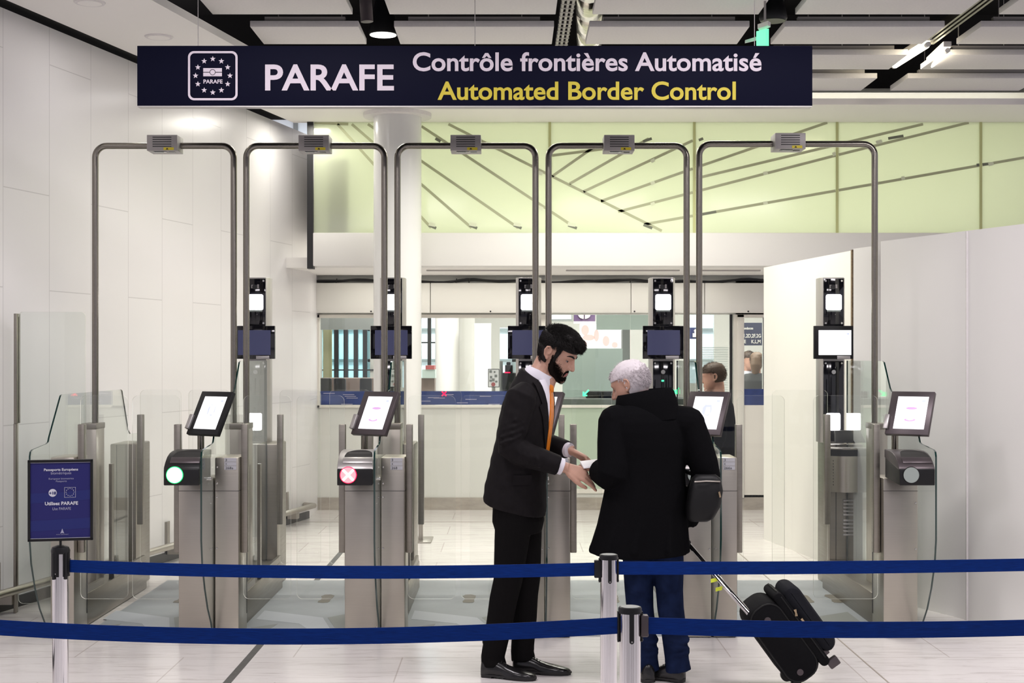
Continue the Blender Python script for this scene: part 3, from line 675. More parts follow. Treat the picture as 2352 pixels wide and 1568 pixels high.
def pedestal(i):
    X = PX[i]; has_l = i > 0; has_r = i < 5
    root = thing('gate_pedestal', (X, 9.2, 0), LABELS[i], 'border gate', 'steel pedestals of the automated border gates')
    xl, xr = X - .207, X + .146
    # front cabinet, both halves
    if has_l:
        MB().box(xl, X - .0055, 8.34, 8.60, .004, .935).build('front_cabinet', M['steel'], root, bevel=.006)
        s = MB().box(xl - .001, X - .007, 8.337, 8.345, .860, .8625); s.build('cabinet_seam', M['ink'], root)
        screws(root, [(X - .018, 8.338, z) for z in (.79, .52, .06)])
    if has_r:
        MB().box(X + .0055, xr, 8.34, 8.60, .004, 1.058).build('front_cabinet', M['steel'], root, bevel=.008)
        s = MB().box(X + .008, xr + .001, 8.337, 8.60, .860, .8625); s.build('cabinet_seam', M['ink'], root)
        screws(root, [(X + .018, 8.338, z) for z in (1.0, .905, .825, .525, .035)])
    # sides: slot, plinth and middle post
    a, c = (xl if has_l else X - .03), (xr if has_r else X + .02)
    MB().box(a + .03, c - .03, 8.60, 10.12, .004, .20).build('plinth', M['steel_dark'], root, bevel=.006)
    if has_r: MB().box(c - .012, c + .001, 8.585, 8.60, .10, .75).build('side_slot', M['ink'], root)
    if has_l: MB().box(a - .001, a + .012, 8.585, 8.60, .10, .75).build('side_slot', M['ink'], root)
    ma, mc = (X - .082 if has_l else X - .03), (X + .062 if has_r else X + .01)
    MB().box(ma, mc, 9.07, 9.25, .0, 1.195).build('middle_post', M['steel'], root, bevel=.004)
    MB().box(ma - .003, mc + .003, 9.064, 9.256, 1.185, 1.222).build('post_cap', M['steel_dark'], root, bevel=.003)
    if has_r:      # low side frames along the lane
        MB().box(c - .055, c - .035, 8.60, 9.07, .20, .24).box(c - .055, c - .035, 9.25, 10.1, .20, .24).box(c - .055, c - .035, 8.62, 8.66, .2, 1.0).box(c - .055, c - .035, 9.25, 9.30, .2, .95).build('side_frame', M['steel_dark'], root)
    # rear cabinet
    ra, rc = X - .13, X + .078
    if i == 0: ra = X - .15; rc = X + .036
    if i == 5: ra = X - .125; rc = X + .115
    MB().box(ra, rc, 10.13, 10.52, .0, 1.026).build('rear_cabinet', M['steel_dark'], root, bevel=.010)
    MB().box(ra + .045, ra + .049, 10.127, 10.14, .02, 1.02).build('cabinet_seam', M['ink'], root)
    # glass side pane
    if i == 0:
        prof = [(8.30, .03), (8.26, .103), (8.17, .20), (8.09, .33), (8.025, .48), (8.0, .617), (8.0, 1.085), (8.012, 1.112), (8.04, 1.122), (8.28, 1.14), (8.315, 1.15), (8.335, 1.18), (8.53, 1.40), (8.545, 1.415), (8.57, 1.42), (9.86, 1.42), (9.89, 1.41), (10.05, 1.13), (10.10, 1.10), (10.4, 1.09), (10.4, .03)]
    else:
        prof = [(8.30, .03), (8.26, .103), (8.17, .20), (8.09, .33), (8.025, .48), (8.0, .617), (8.0, 1.085), (8.012, 1.112), (8.04, 1.122), (8.28, 1.14), (8.315, 1.15), (8.335, 1.18), (8.53, 1.40), (8.545, 1.415), (8.57, 1.42), (8.88, 1.42), (8.93, 1.428), (8.97, 1.45), (9.09, 1.585), (9.115, 1.612), (9.15, 1.62), (10.12, 1.62), (10.12, .03)]
    pane(prof, X, [M['glass'], M['edge']], 'side_pane', root)
    sc = MB(); sc.tube([(X - .012, 8.20, .945), (X + .016, 8.20, .945)], .011, 12); sc.build('pane_clamp', M['screw'], root)
    # door leaves, front and rear
    if has_r:
        leaf(xr + .012, xr + .293, 8.42, root, xr + .002, xr + .040)
        leaf(xr - .003, xr + .28, 9.83, root, xr - .020, xr + .020)
    if has_l:
        wide = .10 if i == 5 else 0
        leaf(xl - .293 - wide, xl - .012, 8.42, root, xl - .042, xl - .004)
        leaf(xl - .28 - wide, xl + .003, 9.83, root, xl - .020, xl + .020)
    if i == 4:
        pass
    # number plate
    if LBL[i]:
        mb = MB(); z0 = .985
        for q in range(3):
            mb.box(X + .062, X + .132, 8.3372, 8.342, z0 + q * .0235, z0 + q * .0235 + .0215)
        pl = mb.build('number_plate', M['label'], root)
        tx = MB()
        for q, s in enumerate(reversed(LBL[i].split('\n'))):
            wd = .009 * len(s) + (.002 if len(s) > 1 else 0)
            text(tx, s, (X + .068, 8.337, z0 + q * .0235 + .004), (1, 0, 0), (0, 0, 1), {1: .009, 3: .034, 4: .046}[len(s)], .0135, 0, .0, .0008)
        tx.build('plate_text', M['ink'], pl)
    # document reader with lamp
    if has_l:
        x0, x1 = X - .208, X - .010
        body = [(8.30, .945), (7.99, .925), (7.985, .93), (7.985, 1.012), (7.99, 1.016), (8.03, 1.045), (8.07, 1.072), (8.13, 1.095), (8.20, 1.105), (8.30, 1.106)]
        met = 'dark_steel' if i in (1, 3, 5) else 'silver'
        rd = MB().prism([(x0, y, z) for y, z in [(8.30, .945), (7.985, .925), (7.985, 1.016), (8.02, 1.030), (8.30, 1.07)]], (x1 - x0, 0, 0)).build('document_reader', M['plastic'], root, bevel=.004)
        shell = []
        for y, z in [(7.988, 1.014), (8.0, 1.030), (8.03, 1.056), (8.07, 1.080), (8.13, 1.098), (8.20, 1.106), (8.31, 1.108)]:
            shell.append((y, z))
        mb = MB(); mb.prism([(x0 - .002, y, z) for y, z in shell + [(8.31, 1.06), (8.02, 1.012)]], (x1 - x0 + .004, 0, 0))
        mb.build('reader_cover', M[met] if i != 1 else M['plastic'], rd, bevel=.005)
        # dark oval insertion slot and silver lip on the sloping cover
        mc_ = (x0 + x1) / 2 + .012
        sl = MB()
        top = []; n = 18
        for q in range(n + 1):
            a_ = pi * q / n; top.append((mc_ + .080 * cos(a_), 8.055 + .15 * sin(a_)))
        def cz(y):
            for (ya, za), (yb_, zb) in zip(shell, shell[1:]):
                if ya <= y <= yb_: return za + (zb - za) * (y - ya) / (yb_ - ya)
            return 1.108
        sl.add([(x, y, cz(y) + .004) for x, y in top], [tuple(range(len(top)))]); sl.build('passport_slot', M['dark'], rd)
        lp = MB(); lp.prism([(mc_ - .084, y, cz(y) + .004) for y in (8.015, 8.035, 8.055)] + [(mc_ - .084, 8.055, cz(8.055) + .009), (mc_ - .084, 8.02, cz(8.02) + .009)], (.168, 0, 0)); lp.build('slot_lip', M[met], rd, bevel=.002)
        lx = X - .145
        kind = {1: ('lamp_green_rim', 'lamp_green'), 2: ('lamp_red_rim', 'lamp_red')}.get(i, ('plastic', 'lamp_off'))
        lc_ = Vector((lx, 7.984, .984))
        lm = MB().disc(lc_, (1, 0, 0), (0, 0, 1), .0475, .004, 40).build('reader_lamp', M[kind[0]], rd)
        MB().disc(lc_ + Vector((0, -.004, 0)), (1, 0, 0), (0, 0, 1), .0435, .003, 40).build('lamp_lens', M[kind[1]], lm)
        if i == 2:
            mb = MB()
            for sg_ in (1, -1):
                mb.obox(lc_ + Vector((0, -.009, 0)), Vector((.030, 0, .030 * sg_)), (0, .001, 0), Vector((-.0045 * sg_, 0, .0045)))
            mb.build('lamp_cross', M['lamp_cross'], lm)
        # inclined display on a pole
        gam, tau = radians(34.7), radians(27)
        wv = Vector((cos(gam), -sin(gam), 0)); up = Vector((sin(gam) * sin(tau), cos(gam) * sin(tau), cos(tau))); nv = wv.cross(up)
        if nv.y > 0: nv = -nv
        dc = Vector((X - .038, 8.395, 1.317))
        MB().tube([(X - .105, 8.47, .93), (X - .105, 8.47, 1.26), tuple(dc - nv * .04 - wv * .03)], .0205, 16).build('display_pole', M['tube'], root)
        sc_ = MB().obox(dc - nv * .014, wv * .13, up * .14, nv * .014).build('display', M['dark_steel'] if i not in (1, ) else M['plastic'], root, bevel=.003)
        hw, hh = .092, .105
        MB().obox(dc + nv * .0005 + wv * .008, wv * hw, up * hh, nv * .0012).build('screen', M['screen_white'], sc_)
        def onscr(a_, b_, e=.003): return dc + wv * (.008 + a_) + up * b_ + nv * e
        ic = MB()
        ic.obox(onscr(.066, .076), wv * .011, up * .006, nv * .0006); ic.obox(onscr(.062, .091), wv * .003, up * .002, nv * .0006); ic.obox(onscr(.075, .091), wv * .003, up * .002, nv * .0006)
        if i in (1, 4):      # passport page lifted from a box
            pts = [(-.022, -.012), (-.028, .03), (-.012, .052), (.030, .050), (.036, .005), (.020, -.022)]
            ic.add([onscr(a_, b_) for a_, b_ in pts], [tuple(range(6))])
            if i == 1:
                ic.build('screen_icon', M['screen_grey'], sc_)
                MB().add([onscr(a_, b_, .004) for a_, b_ in [(-.012, -.016), (-.014, .046), (.026, .048), (.028, -.010)]], [(0, 1, 2, 3)]).build('screen_icon_page', M['screen_white'], sc_)
            else:
                ic.build('screen_icon', M['screen_grey'], sc_)
                MB().add([onscr(a_, b_, .004) for a_, b_ in [(-.004, -.012), (-.002, .034), (.022, .036), (.028, -.004), (.012, -.014)]], [(0, 1, 2, 3, 4)]).build('screen_icon_page', M['screen_white'], sc_)
            MB().add([onscr(a_, b_, .0035) for a_, b_ in [(-.046, -.058), (-.030, .0), (.006, -.03), (.010, -.066)]], [(0, 1, 2, 3)]).add([onscr(a_, b_, .0035) for a_, b_ in [(-.07, -.078), (-.07, -.080), (.06, -.080), (.06, -.078)]], [(0, 1, 2, 3)]).add([onscr(a_, b_, .0035) for a_, b_ in [(-.06, -.090), (-.06, -.092), (.05, -.092), (.05, -.090)]], [(0, 1, 2, 3)]).build('screen_icon_shade', M['screen_pale'], sc_)
        else:                # two violet discs, one above the other
            ic.build('screen_icon', M['screen_grey'], sc_)
            for cy_, ry in ((.028, .0085), (-.047, .010)):
                el = MB(); el.add([onscr(.0 + .034 * cos(q * pi / 12), cy_ + ry * sin(q * pi / 12)) for q in range(24)], [tuple(range(24))]); el.build('screen_icon_disc', M['screen_purple'], sc_)
            MB().add([onscr(a_, b_, .004) for a_, b_ in [(-.022, -.046), (-.016, -.030), (.0, -.018), (.016, -.030), (.024, -.046), (.0, -.052)]], [tuple(range(6))]).build('screen_icon_shade', M['screen_pale'], sc_)
        MB().obox(dc + nv * .006 - wv * .127 - up * .065, wv * .013, up * .046, nv * .012).build('card_slot', M['silver'], sc_, bevel=.002)
    return root
for i in range(6): pedestal(i)

# tall glass side screen between the left wall and the first gate
gs = thing('side_glass_screen', (UX(37, 9.15), 9.15, 0), 'tall clear glass screen closing the gap between left wall and first gate', 'glass screen')
x0, x1 = UX(42, 9.15), UX(196, 9.15); zt = VZ(716, 9.15); hw = (x1 - x0) / 2
mb = MB(); mb.prism([((x0 + x1) / 2 + a, 9.15, .06 + (zt - .06) / 2 + b_) for a, b_ in rrect(0, 0, hw, (zt - .06) / 2, .03)], (0, .010, 0), 0, 1); mb.build('pane', [M['glass'], M['edge_light']], gs, smooth=20)
MB().box(UX(33, 9.15), UX(38.5, 9.15), 9.13, 9.18, 0, VZ(972, 9.15)).build('post', M['steel_dark'], gs, bevel=.003)
MB().box(UX(35, 9.15), UX(42, 9.15), 9.12, 9.19, VZ(972, 9.15), VZ(720, 9.15)).build('clamp_rail', M['steel_dark'], gs, bevel=.003)

# ------------------------------------------------------------------ tubular arches with sensor boxes
AY = 9.15; TZ = VZ(335, AY)
AR = [(-2.681, -1.790, -2.227), (-1.709, -.821, -1.262), (-.737, .151, -.295), (.235, 1.123, .683), (1.204, 2.333, 1.772)]
AL = ['steel tube arch over the first gate lane, nearest the left wall', 'steel tube arch over the gate lane with the green lit reader on its other side, second from the left wall', 'steel tube arch standing just right of the round column',
      'steel tube arch over the lane where the traveller waits, fourth from the left wall', 'widest steel tube arch, over the last gate lane by the right partition']
AL[1] = 'steel tube arch between the green lamp reader and the round white column'
for k, (xa, xb, xc) in enumerate(AR):
    r = thing('gate_arch', ((xa + xb) / 2, AY, 1.22), AL[k], 'arch', 'steel arches over the gate lanes')
    tz = TZ + (.012 if k == 4 else 0); R = .075
    path = [(xa, AY, 1.222)] + [(xa, AY, tz - R)] + [(xa + R - R * cos(a), AY, tz - R + R * sin(a)) for a in [q * pi / 16 for q in range(1, 8)]] + [(xa + R, AY, tz), (xb - R, AY, tz)] + [(xb - R + R * sin(a), AY, tz - R + R * cos(a)) for a in [q * pi / 16 for q in range(1, 8)]] + [(xb, AY, tz - R), (xb, AY, 1.222)]
    MB().tube(path, .0205, 18).build('tube', M['tube'], r, smooth=50)
    MB().box(xc - .097, xc + .097, 9.05, 9.215, tz - .045, tz + .056).build('sensor_box', M['housing'], r, bevel=.003)
    s = MB()
    for q in range(5): s.box(xc - .06, xc + .06, 9.0488, 9.0505, tz + .038 - q * .0145, tz + .043 - q * .0145)
    s.build('vent_slots', M['ink'], r)
    MB().box(xc + .01, xc + .075, 9.0485, 9.0505, tz - .041, tz - .024).build('warning_sticker', M['yellow'], r)
    MB().prism([(xc + .024, 9.048, tz - .038), (xc + .033, 9.048, tz - .0265), (xc + .042, 9.048, tz - .038)], (0, -.0006, 0)).build('warning_triangle', M['ink'], r)
    MB().box(xc - .06, xc + .02, 9.075, 9.12, tz - .048, tz - .0455).box(xc + .03, xc + .07, 9.10, 9.13, tz - .048, tz - .0455).build('underside_lens', M['gloss_black'], r)
    MB().box(xc - .055, xc + .0, 9.08, 9.1, tz - .050, tz - .0475).build('underside_glass', M['lamp_off'], r)

# ------------------------------------------------------------------ face camera columns
KX = [-1.85, -.866, .12, 1.09, 2.32]
KL = ['face camera column with white lamp and dim blue monitor, in front of the left white wall', 'face camera column with dim blue monitor standing before the round white column',
      'face camera column with dim blue monitor to the left above the suited man', 'face camera column with dim blue monitor above the white haired traveller', 'face camera column with bright white monitor by the yellow board']
for k, x in enumerate(KX):
    yf = 10.27; z0 = 1.026
    r = thing('face_camera_column', (x, 10.35, z0), KL[k], 'camera column', 'face camera columns behind the gates'); 
    prof = [(x - .0735, yf), (x + .0735, yf), (x + .092, yf + .05), (x + .092, yf + .16), (x - .092, yf + .16), (x - .092, yf + .05)]
    MB().prism([(a, b_, z0) for a, b_ in prof], (0, 0, VZ(637, yf) - z0)).build('housing', M['silver'], r, bevel=.003)
    up = MB().box(x - .0725, x + .0725, yf - .012, yf + .002, VZ(748, yf), VZ(640, yf)).build('upper_panel', M['gloss_black'], r, bevel=.002)
    lo = MB().box(x - .0725, x + .0725, yf - .012, yf + .002, z0 + .01, VZ(829, yf)).build('lower_panel', M['gloss_black'], r, bevel=.002)
    for (zz, par) in ((VZ(645, yf), up), (VZ(742, yf), up), (VZ(834, yf), lo)):
        for sx in (-.058, .058): MB().disc((x + sx, yf - .013, zz), (1, 0, 0), (0, 0, 1), .007, .003, 14).build('screw', M['screw'], par)
    lm = MB(); lz = VZ(694, yf); lm.prism([(x + a, yf - .013, lz + b_) for a, b_ in rrect(0, 0, .056, .056, .014)], (0, -.006, 0)); lm.build('face_lamp', M['lamp'], up)
    MB().box(x - .05, x + .05, yf - .0185, yf - .013, lz - .070, lz - .055).build('lamp_tray', M['lamp_off'], up, bevel=.003)
    ln = MB().disc((x - .005, yf - .013, VZ(659, yf)), (1, 0, 0), (0, 0, 1), .018, .004, 20); ln.build('camera_lens', M['black'], up)
    MB().box(x - .03, x - .014, yf - .0145, yf - .012, VZ(662, yf), VZ(654, yf)).box(x + .012, x + .026, yf - .0145, yf - .012, VZ(662, yf), VZ(653, yf)).disc((x + .012, yf - .012, VZ(722, yf)), (1, 0, 0), (0, 0, 1), .003, .003, 8).build('camera_bracket', M['housing'], up)
    MB().disc((x + .0, yf - .013, VZ(854, yf)), (1, 0, 0), (0, 0, 1), .0155, .003, 20).build('speaker_disc', M['screw'], lo)
    MB().box(x - .012, x + .006, yf - .0135, yf - .012, VZ(876, yf), VZ(872, yf)).build('status_light', M['arrow_green'], lo) if k in (3, ) else None
    # monitor
    my = yf - .055; mx = x - .002
    mo = MB().box(mx - .148, mx + .148, my, my + .035, VZ(824, my), VZ(748, my)).build('monitor', M['gloss_black'] if k != 4 else M['plastic'], r, bevel=.003)
    MB().box(mx - .116, mx + .118, my - .002, my + .001, VZ(815, my), VZ(758, my)).build('screen', M['screen_white'] if k == 4 else M['screen_blue'], mo)
    if k == 4: MB().box(mx + .085, mx + .103, my - .0035, my - .0015, VZ(768, my), VZ(765, my)).build('screen_icon', M['screen_grey'], mo)
    MB().box(mx + .015, mx + .11, my - .010, my + .002, VZ(825, my), VZ(817, my)).build('card_slot', M['silver'], mo, bevel=.002)
    MB().box(x - .06, x + .06, my + .03, yf + .002, VZ(800, my), VZ(770, my)).build('monitor_bracket', M['black'], r)
    if k in (0, 4):
        zz = VZ(968, yf); b2 = MB(); b2.prism([(x + a, yf - .013, zz + b_) for a, b_ in rrect(-.004, 0, .05, .062, .012)], (0, -.005, 0)); b2.build('lower_lamp', M['lamp'], lo)
# fingerprint unit on the last rear cabinet
fu = thing('fingerprint_unit', (2.39, 10.1, 1.026), 'black fingerprint reader on a curved steel front at the foot of the last camera column', 'fingerprint reader')
fx0, fx1 = UX(1906, 9.98), UX(1983, 9.98)
def arc(z, r=.05, n=10): return [(fx0 + (fx1 - fx0) * q / n, 10.0 - .055 * sin(pi * q / n), z) for q in range(n + 1)] + [(fx1, 10.125, z), (fx0, 10.125, z)]
MB().prism(arc(VZ(1130, 9.98)), (0, 0, VZ(1047, 9.98) - VZ(1130, 9.98))).build('curved_front', M['steel'], fu)
MB().prism(arc(VZ(1047, 9.98)), (0, 0, VZ(1032, 9.98) - VZ(1047, 9.98))).build('tray_edge', M['plastic'], fu)
MB().prism(arc(VZ(1032, 9.98)), (0, 0, .008)).build('tray', M['steel_dark'], fu)
MB().prism([(fx0 + .04, 10.0, VZ(1017, 9.98)), (fx1 - .035, 10.0, VZ(1017, 9.98)), (fx1 - .055, 10.09, VZ(990, 9.98)), (fx0 + .06, 10.09, VZ(990, 9.98))], (0, .03, .0)).build('hood', M['plastic'], fu, bevel=.006)
MB().box(fx0 + .09, fx0 + .14, 9.955, 9.99, VZ(1032, 9.98) + .008, VZ(1032, 9.98) + .014).build('scan_window', M['silver'], fu)
h = MB()
for q in range(9): h.disc((fx0 + .028, 9.984, VZ(1058, 9.98) - q * .021), (1, 0, 0), (0, 0, 1), .006, .003, 8)
h.build('speaker_hole', M['ink'], fu)
v_ = MB()
for q in range(5):
    for zb in (VZ(1152, 10.1), VZ(1198, 10.1)): v_.box(UX(1938, 10.1), UX(1964, 10.1), 10.117, 10.131, zb - q * .0255, zb - q * .0255 + .014)
v_.build('louvre_vents', M['silver'], fu, bevel=.003)
# ------------------------------------------------------------------ queue barrier posts and belts
def post(x, y, top, label, clip_side=None, poster=False):
    r = thing('barrier_post', (x, y, 0), label, 'barrier post', 'chrome belt barrier posts')
    R = .0285
    MB().tube([(x, y, .012), (x, y, top - .012)], R, 40).build('tube', M['chrome'], r)
    MB().loft([[Vector((x + q_ * cos(a), y + q_ * sin(a), z)) for a in [k * pi / 20 for k in range(40)]] for q_, z in ((.17, 0), (.17, .010), (.12, .02), (.04, .028), (.03, .04))]).build('base_plate', M['chrome'], r)
    cap = MB().tube([(x, y, top - .016), (x, y, top - .004), (x, y, top)], [R + .003, R + .003, R + .001], 40).build('cap', M['plastic'], r)
    MB().disc((x, y, top + .0004), (1, 0, 0), (0, 1, 0), R - .003, .0008, 36).build('cap_plate', M['grey_far'], cap)
    for q, a in enumerate((-90, 0, 90, 180)):
        a = radians(a + (4 if not poster else -12)); dx, dy = cos(a), sin(a)
        c = Vector((x + dx * (R + .0005), y + dy * (R + .0005), 0)); t = Vector((-dy, dx, 0)); n = Vector((dx, dy, 0))
        pts = [c + t * s + Vector((0, 0, z)) for s, z in [(-.0062, top - .012), (-.0062, top - .088)] + [(-.0062 * cos(w_ * pi / 8), top - .088 - .0062 * sin(w_ * pi / 8)) for w_ in range(1, 8)] + [(.0062, top - .088), (.0062, top - .012)]]
        MB().prism(pts, n * .005).build('belt_groove', M['plastic'], r, bevel=.001)
        MB().disc(c + n * .0052 + Vector((0, 0, top - .088)), t, Vector((0, 0, 1)), .0022, .001, 10).build('groove_screw', M['screw'], r)
    return r
def belt(A, B, sag, label, h=.0445, n=40, clip=None):
    A, B = Vector(A), Vector(B); mb = MB(); top = []; bot = []
    d = (B - A); nrm = Vector((-d.y, d.x, 0)).normalized() * .0012
    rings = []
    for q in range(n + 1):
        t = q / n; p = A + d * t - Vector((0, 0, sag * 4 * t * (1 - t)))
        rings.append([p + nrm, p - nrm, p - nrm - Vector((0, 0, h)), p + nrm - Vector((0, 0, h))])
    mb.loft(rings)
    o = mb.build('barrier_belt', M['ribbon'])
    tag(o, label, 'barrier belt', 'blue retractable barrier belts'); return o
yl, ym, yn = 5.07, 4.82, 3.81
xl_, xm, xn = UX(139, yl), UX(1398, ym), UX(1447, yn)
p1 = post(xl_, yl, VZ(1258, yl), 'chrome barrier post carrying the framed blue poster', poster=True)
p2 = post(xm, ym, VZ(1273, ym), 'chrome barrier post just behind the nearest one, in front of the white haired traveller')
p3 = post(xn, yn, VZ(1393, yn), 'nearest chrome barrier post, its round cap lowest in view')
p4 = None
belt((xl_ + .03, yl, VZ(1285, yl)), (xm - .047, ym, VZ(1291.5, ym)), .016, 'blue belt from the poster post to the farther chrome post, crossing the suited man')
belt((xm + .03, ym, VZ(1289, ym)), (2.45, 5.16, .9305), .008, 'blue belt running from the farther chrome post past the suitcase handle')
belt((xn - .03, yn, VZ(1416.5, yn)), (-2.42, 4.25, .951), .066, 'lower front blue belt stretching left from the nearest chrome post', n=50)
belt((xn + .048, yn, VZ(1417, yn)), (2.05, 4.02, .935), .022, 'lower front blue belt crossing the black suitcase')
# clips at the belt ends
MB().box(xm - .049, xm - .026, ym - .012, ym + .012, VZ(1326, ym), VZ(1286, ym)).build('belt_clip', M['plastic'], p2, bevel=.003)
MB().box(xn + .028, xn + .049, yn - .013, yn + .013, VZ(1461, yn), VZ(1411, yn)).build('belt_clip', M['dark_steel'], p3, bevel=.004)
MB().box(xl_ + .020, xl_ + .034, yl - .011, yl + .011, VZ(1315, yl), VZ(1282, yl)).build('belt_clip', M['plastic'], p1, bevel=.002)
# black collar and poster frame on the left post
top1 = VZ(1258, yl)
col = MB().tube([(xl_, yl, VZ(1270, yl)), (xl_, yl, top1 - .008), (xl_, yl, top1 + .004), (xl_, yl, top1 + .010)], [.0325, .0335, .029, .012], 40)
for a0, a1, zb in ((-232, -84, 1322), (-56, 128, 1322), (-128, -112, 1328), (-47, -31, 1328)):
    r1, r0 = (.0325, .0288) if zb == 1322 else (.0350, .0300); n = 14
    aa = [radians(a0 + (a1 - a0) * q / n) for q in range(n + 1)]
    col.prism([(xl_ + r1 * cos(a), yl + r1 * sin(a), VZ(zb, yl)) for a in aa] + [(xl_ + r0 * cos(a), yl + r0 * sin(a), VZ(zb, yl)) for a in reversed(aa)], (0, 0, VZ(1268, yl) - VZ(zb, yl)))
col.build('poster_collar', M['plastic'], p1)
MB().tube([(xl_, yl, top1), (xl_, yl, VZ(1238, yl))], .0045, 12).build('poster_stem', M['plastic'], p1)
pr = thing('poster_frame', (xl_, yl, VZ(1240, yl)), 'black framed blue poster on the barrier post by the left wall', 'poster')
ang = radians(13)
ax = Vector((cos(ang), sin(ang) * 1.0, 0)); az = Vector((0, 0, 1)); nv = ax.cross(az)
pc = W(139, 1148.5, yl); phw, phh = .1085 / cos(ang) , .1445
fr = MB().obox(pc - nv * .007, ax * phw, az * phh, nv * .006); 
bdr = .0093
fr.build('backing', M['plastic'], pr)
fb = MB()
for (cx_, cz_, hx, hz) in ((0, phh - bdr / 2, phw, bdr / 2), (0, -phh + bdr / 2, phw, bdr / 2), (-phw + bdr / 2, 0, bdr / 2, phh), (phw - bdr / 2, 0, bdr / 2, phh)):
    fb.obox(pc + ax * cx_ + az * cz_ + nv * .001, ax * hx, az * hz, nv * .005)
fb.build('frame', M['plastic'], pr, bevel=.0015)
PWd, PHt = 2 * (phw - bdr), 2 * (phh - bdr)
def pp(a, b, e=.0005): return pc + ax * ((a - .5) * PWd) + az * ((.5 - b) * PHt) + nv * e
MB().add([pp(0, 0), pp(1, 0), pp(1, 1), pp(0, 1)], [(0, 1, 2, 3)]).build('sheet', M['poster_blue'], pr)
MB().add([pp(0, .405, .001), pp(.55, .395, .001), pp(1, .365, .001), pp(1, .495, .001), pp(.6, .52, .001), pp(0, .535, .001)], [tuple(range(6))]).add([pp(0, .765, .001), pp(1, .735, .001), pp(1, .875, .001), pp(0, .905, .001)], [(0, 1, 2, 3)]).build('colour_band', M['poster_deep'], pr)
mb = MB()
def ptext(s, a0, a1, b0, b1, bold=0.0): text(mb, s, pp(a0, b1, .001), ax, az, (a1 - a0) * PWd, (b1 - b0) * PHt, 0, bold, .001)
ptext('Passeports Européens', .225, .795, .078, .122, .022); ptext('Utilisez PARAFE', .24, .795, .517, .563, .03)
mb.build('print_bold', M['poster_white'], pr); mb = MB()
mb.add([pp(.37 + .068 * cos(q * pi / 14), .40 + .068 * sin(q * pi / 14) * PWd / PHt, .0018) for q in range(28)], [tuple(reversed(range(28)))])
mb.build('age_badge', M['poster_white'], pr); mb = MB()
for q in range(12):
    a = q * pi / 6; c0 = (.66 + .066 * sin(a), .395 - .066 * cos(a) * PWd / PHt)
    mb.add([pp(c0[0] + .0095 * (1 if k % 2 == 0 else .5) * sin(k * pi / 5), c0[1] - .0095 * (1 if k % 2 == 0 else .5) * cos(k * pi / 5) * PWd / PHt, .002) for k in range(10)], [tuple(range(10))])
mb.build('star_circle', M['poster_white'], pr); mb = MB(); e_ = .004
for (a0, a1, b0, b1) in ((.565, .755, .330, .333), (.565, .755, .462, .465), (.565, .569, .330, .465), (.751, .755, .330, .465)):
    mb.add([pp(a0, b0, .002), pp(a1, b0, .002), pp(a1, b1, .002), pp(a0, b1, .002)], [(0, 1, 2, 3)])
mb.build('flag_border', M['poster_white'], pr)
for b0, b1 in ((-.002, .006), (.994, 1.0)): MB().add([pp(0, b0, .002), pp(1, b0, .002), pp(1, b1, .002), pp(0, b1, .002)], [(0, 1, 2, 3)]).build('sheet_edge', M['poster_white'], pr)
mb = MB()
ptext('biométriques', .34, .68, .124, .168); ptext('European biometrics', .305, .72, .203, .232); ptext('Passports', .425, .605, .236, .266); ptext('Use PARAFE', .365, .675, .592, .628)
mb.add([pp(.53, .872, .002), pp(.51, .915, .002), pp(.495, .938, .002), pp(.53, .930, .002), pp(.565, .938, .002), pp(.55, .915, .002)], [tuple(reversed(range(6)))])
ptext('PARIS AEROPORT', .43, .635, .945, .955)
mb.build('print_thin', M['poster_pale'], pr)
mb = MB(); ptext('+18', .315, .43, .378, .42, .03); 
mb = MB(); text(mb, '+18', pp(.312, .422, .0025), ax, az, .115 * PWd, .04 * PHt, 0, .03, .001); mb.build('print_dark', M['poster_deep'], pr)
# ------------------------------------------------------------------ hall behind the windows
FY = 22.0
fl = MB().box(-6, 8, 15.5, 26, .0, .003)
b = MB(); b.box(-6.2, -6.0, 15.5, FY, 0, 3.6).box(7.5, 7.7, 15.5, FY, 0, 3.6); b.build('wall_hall_side', M['warmwhite'], kind='structure')
MB().box(-6.2, 7.7, 15.46, FY + .4, 3.5, 3.65).build('ceiling_back_hall', M['ceil'], kind='structure')
def fw(mb, u0, u1, v0, v1, y=FY, t=.12): return mb.box(UX(u0, y), UX(u1, y), y, y + t, VZ(v1, y), VZ(v0, y))
b = MB(); fw(b, 560, 740, 500, 1080); fw(b, 740, 858, 500, 757); fw(b, 740, 1000, 885, 1090); fw(b, 1000, 1148, 500, 1090); fw(b, 1148, 1200, 500, 752); fw(b, 1148, 1200, 890, 1090)
fw(b, 1200, 1330, 500, 1090); fw(b, 1330, 1435, 500, 786); fw(b, 1330, 1435, 800, 815); fw(b, 1330, 1435, 830, 1090); fw(b, 1435, 1580, 500, 1090); fw(b, 1580, 1640, 880, 1090); fw(b, 1640, 2300, 500, 1090); fw(b, 850, 968, 500, 1090)
b.build('wall_far', M['lower_white'], kind='structure')
f = MB()
for u in (772, 794, 817, 838): fw(f, u - 5, u + 5, 755, 888, FY - .06, .1)
for u in (985, ): fw(f, u - 3, u + 5, 700, 890, FY - .06, .1)
fw(f, 968, 1000, 785, 788, FY - .05, .05); fw(f, 740, 858, 848, 851, FY - .05, .05)
f = f.build('window_9', M['dark_base'], kind='structure')
g = MB(); fw(g, 740, 858, 757, 885, FY + .05, .01); g.build('pane', glass_mat('blue tinted glass', (.72, .90, .92), .6), f)
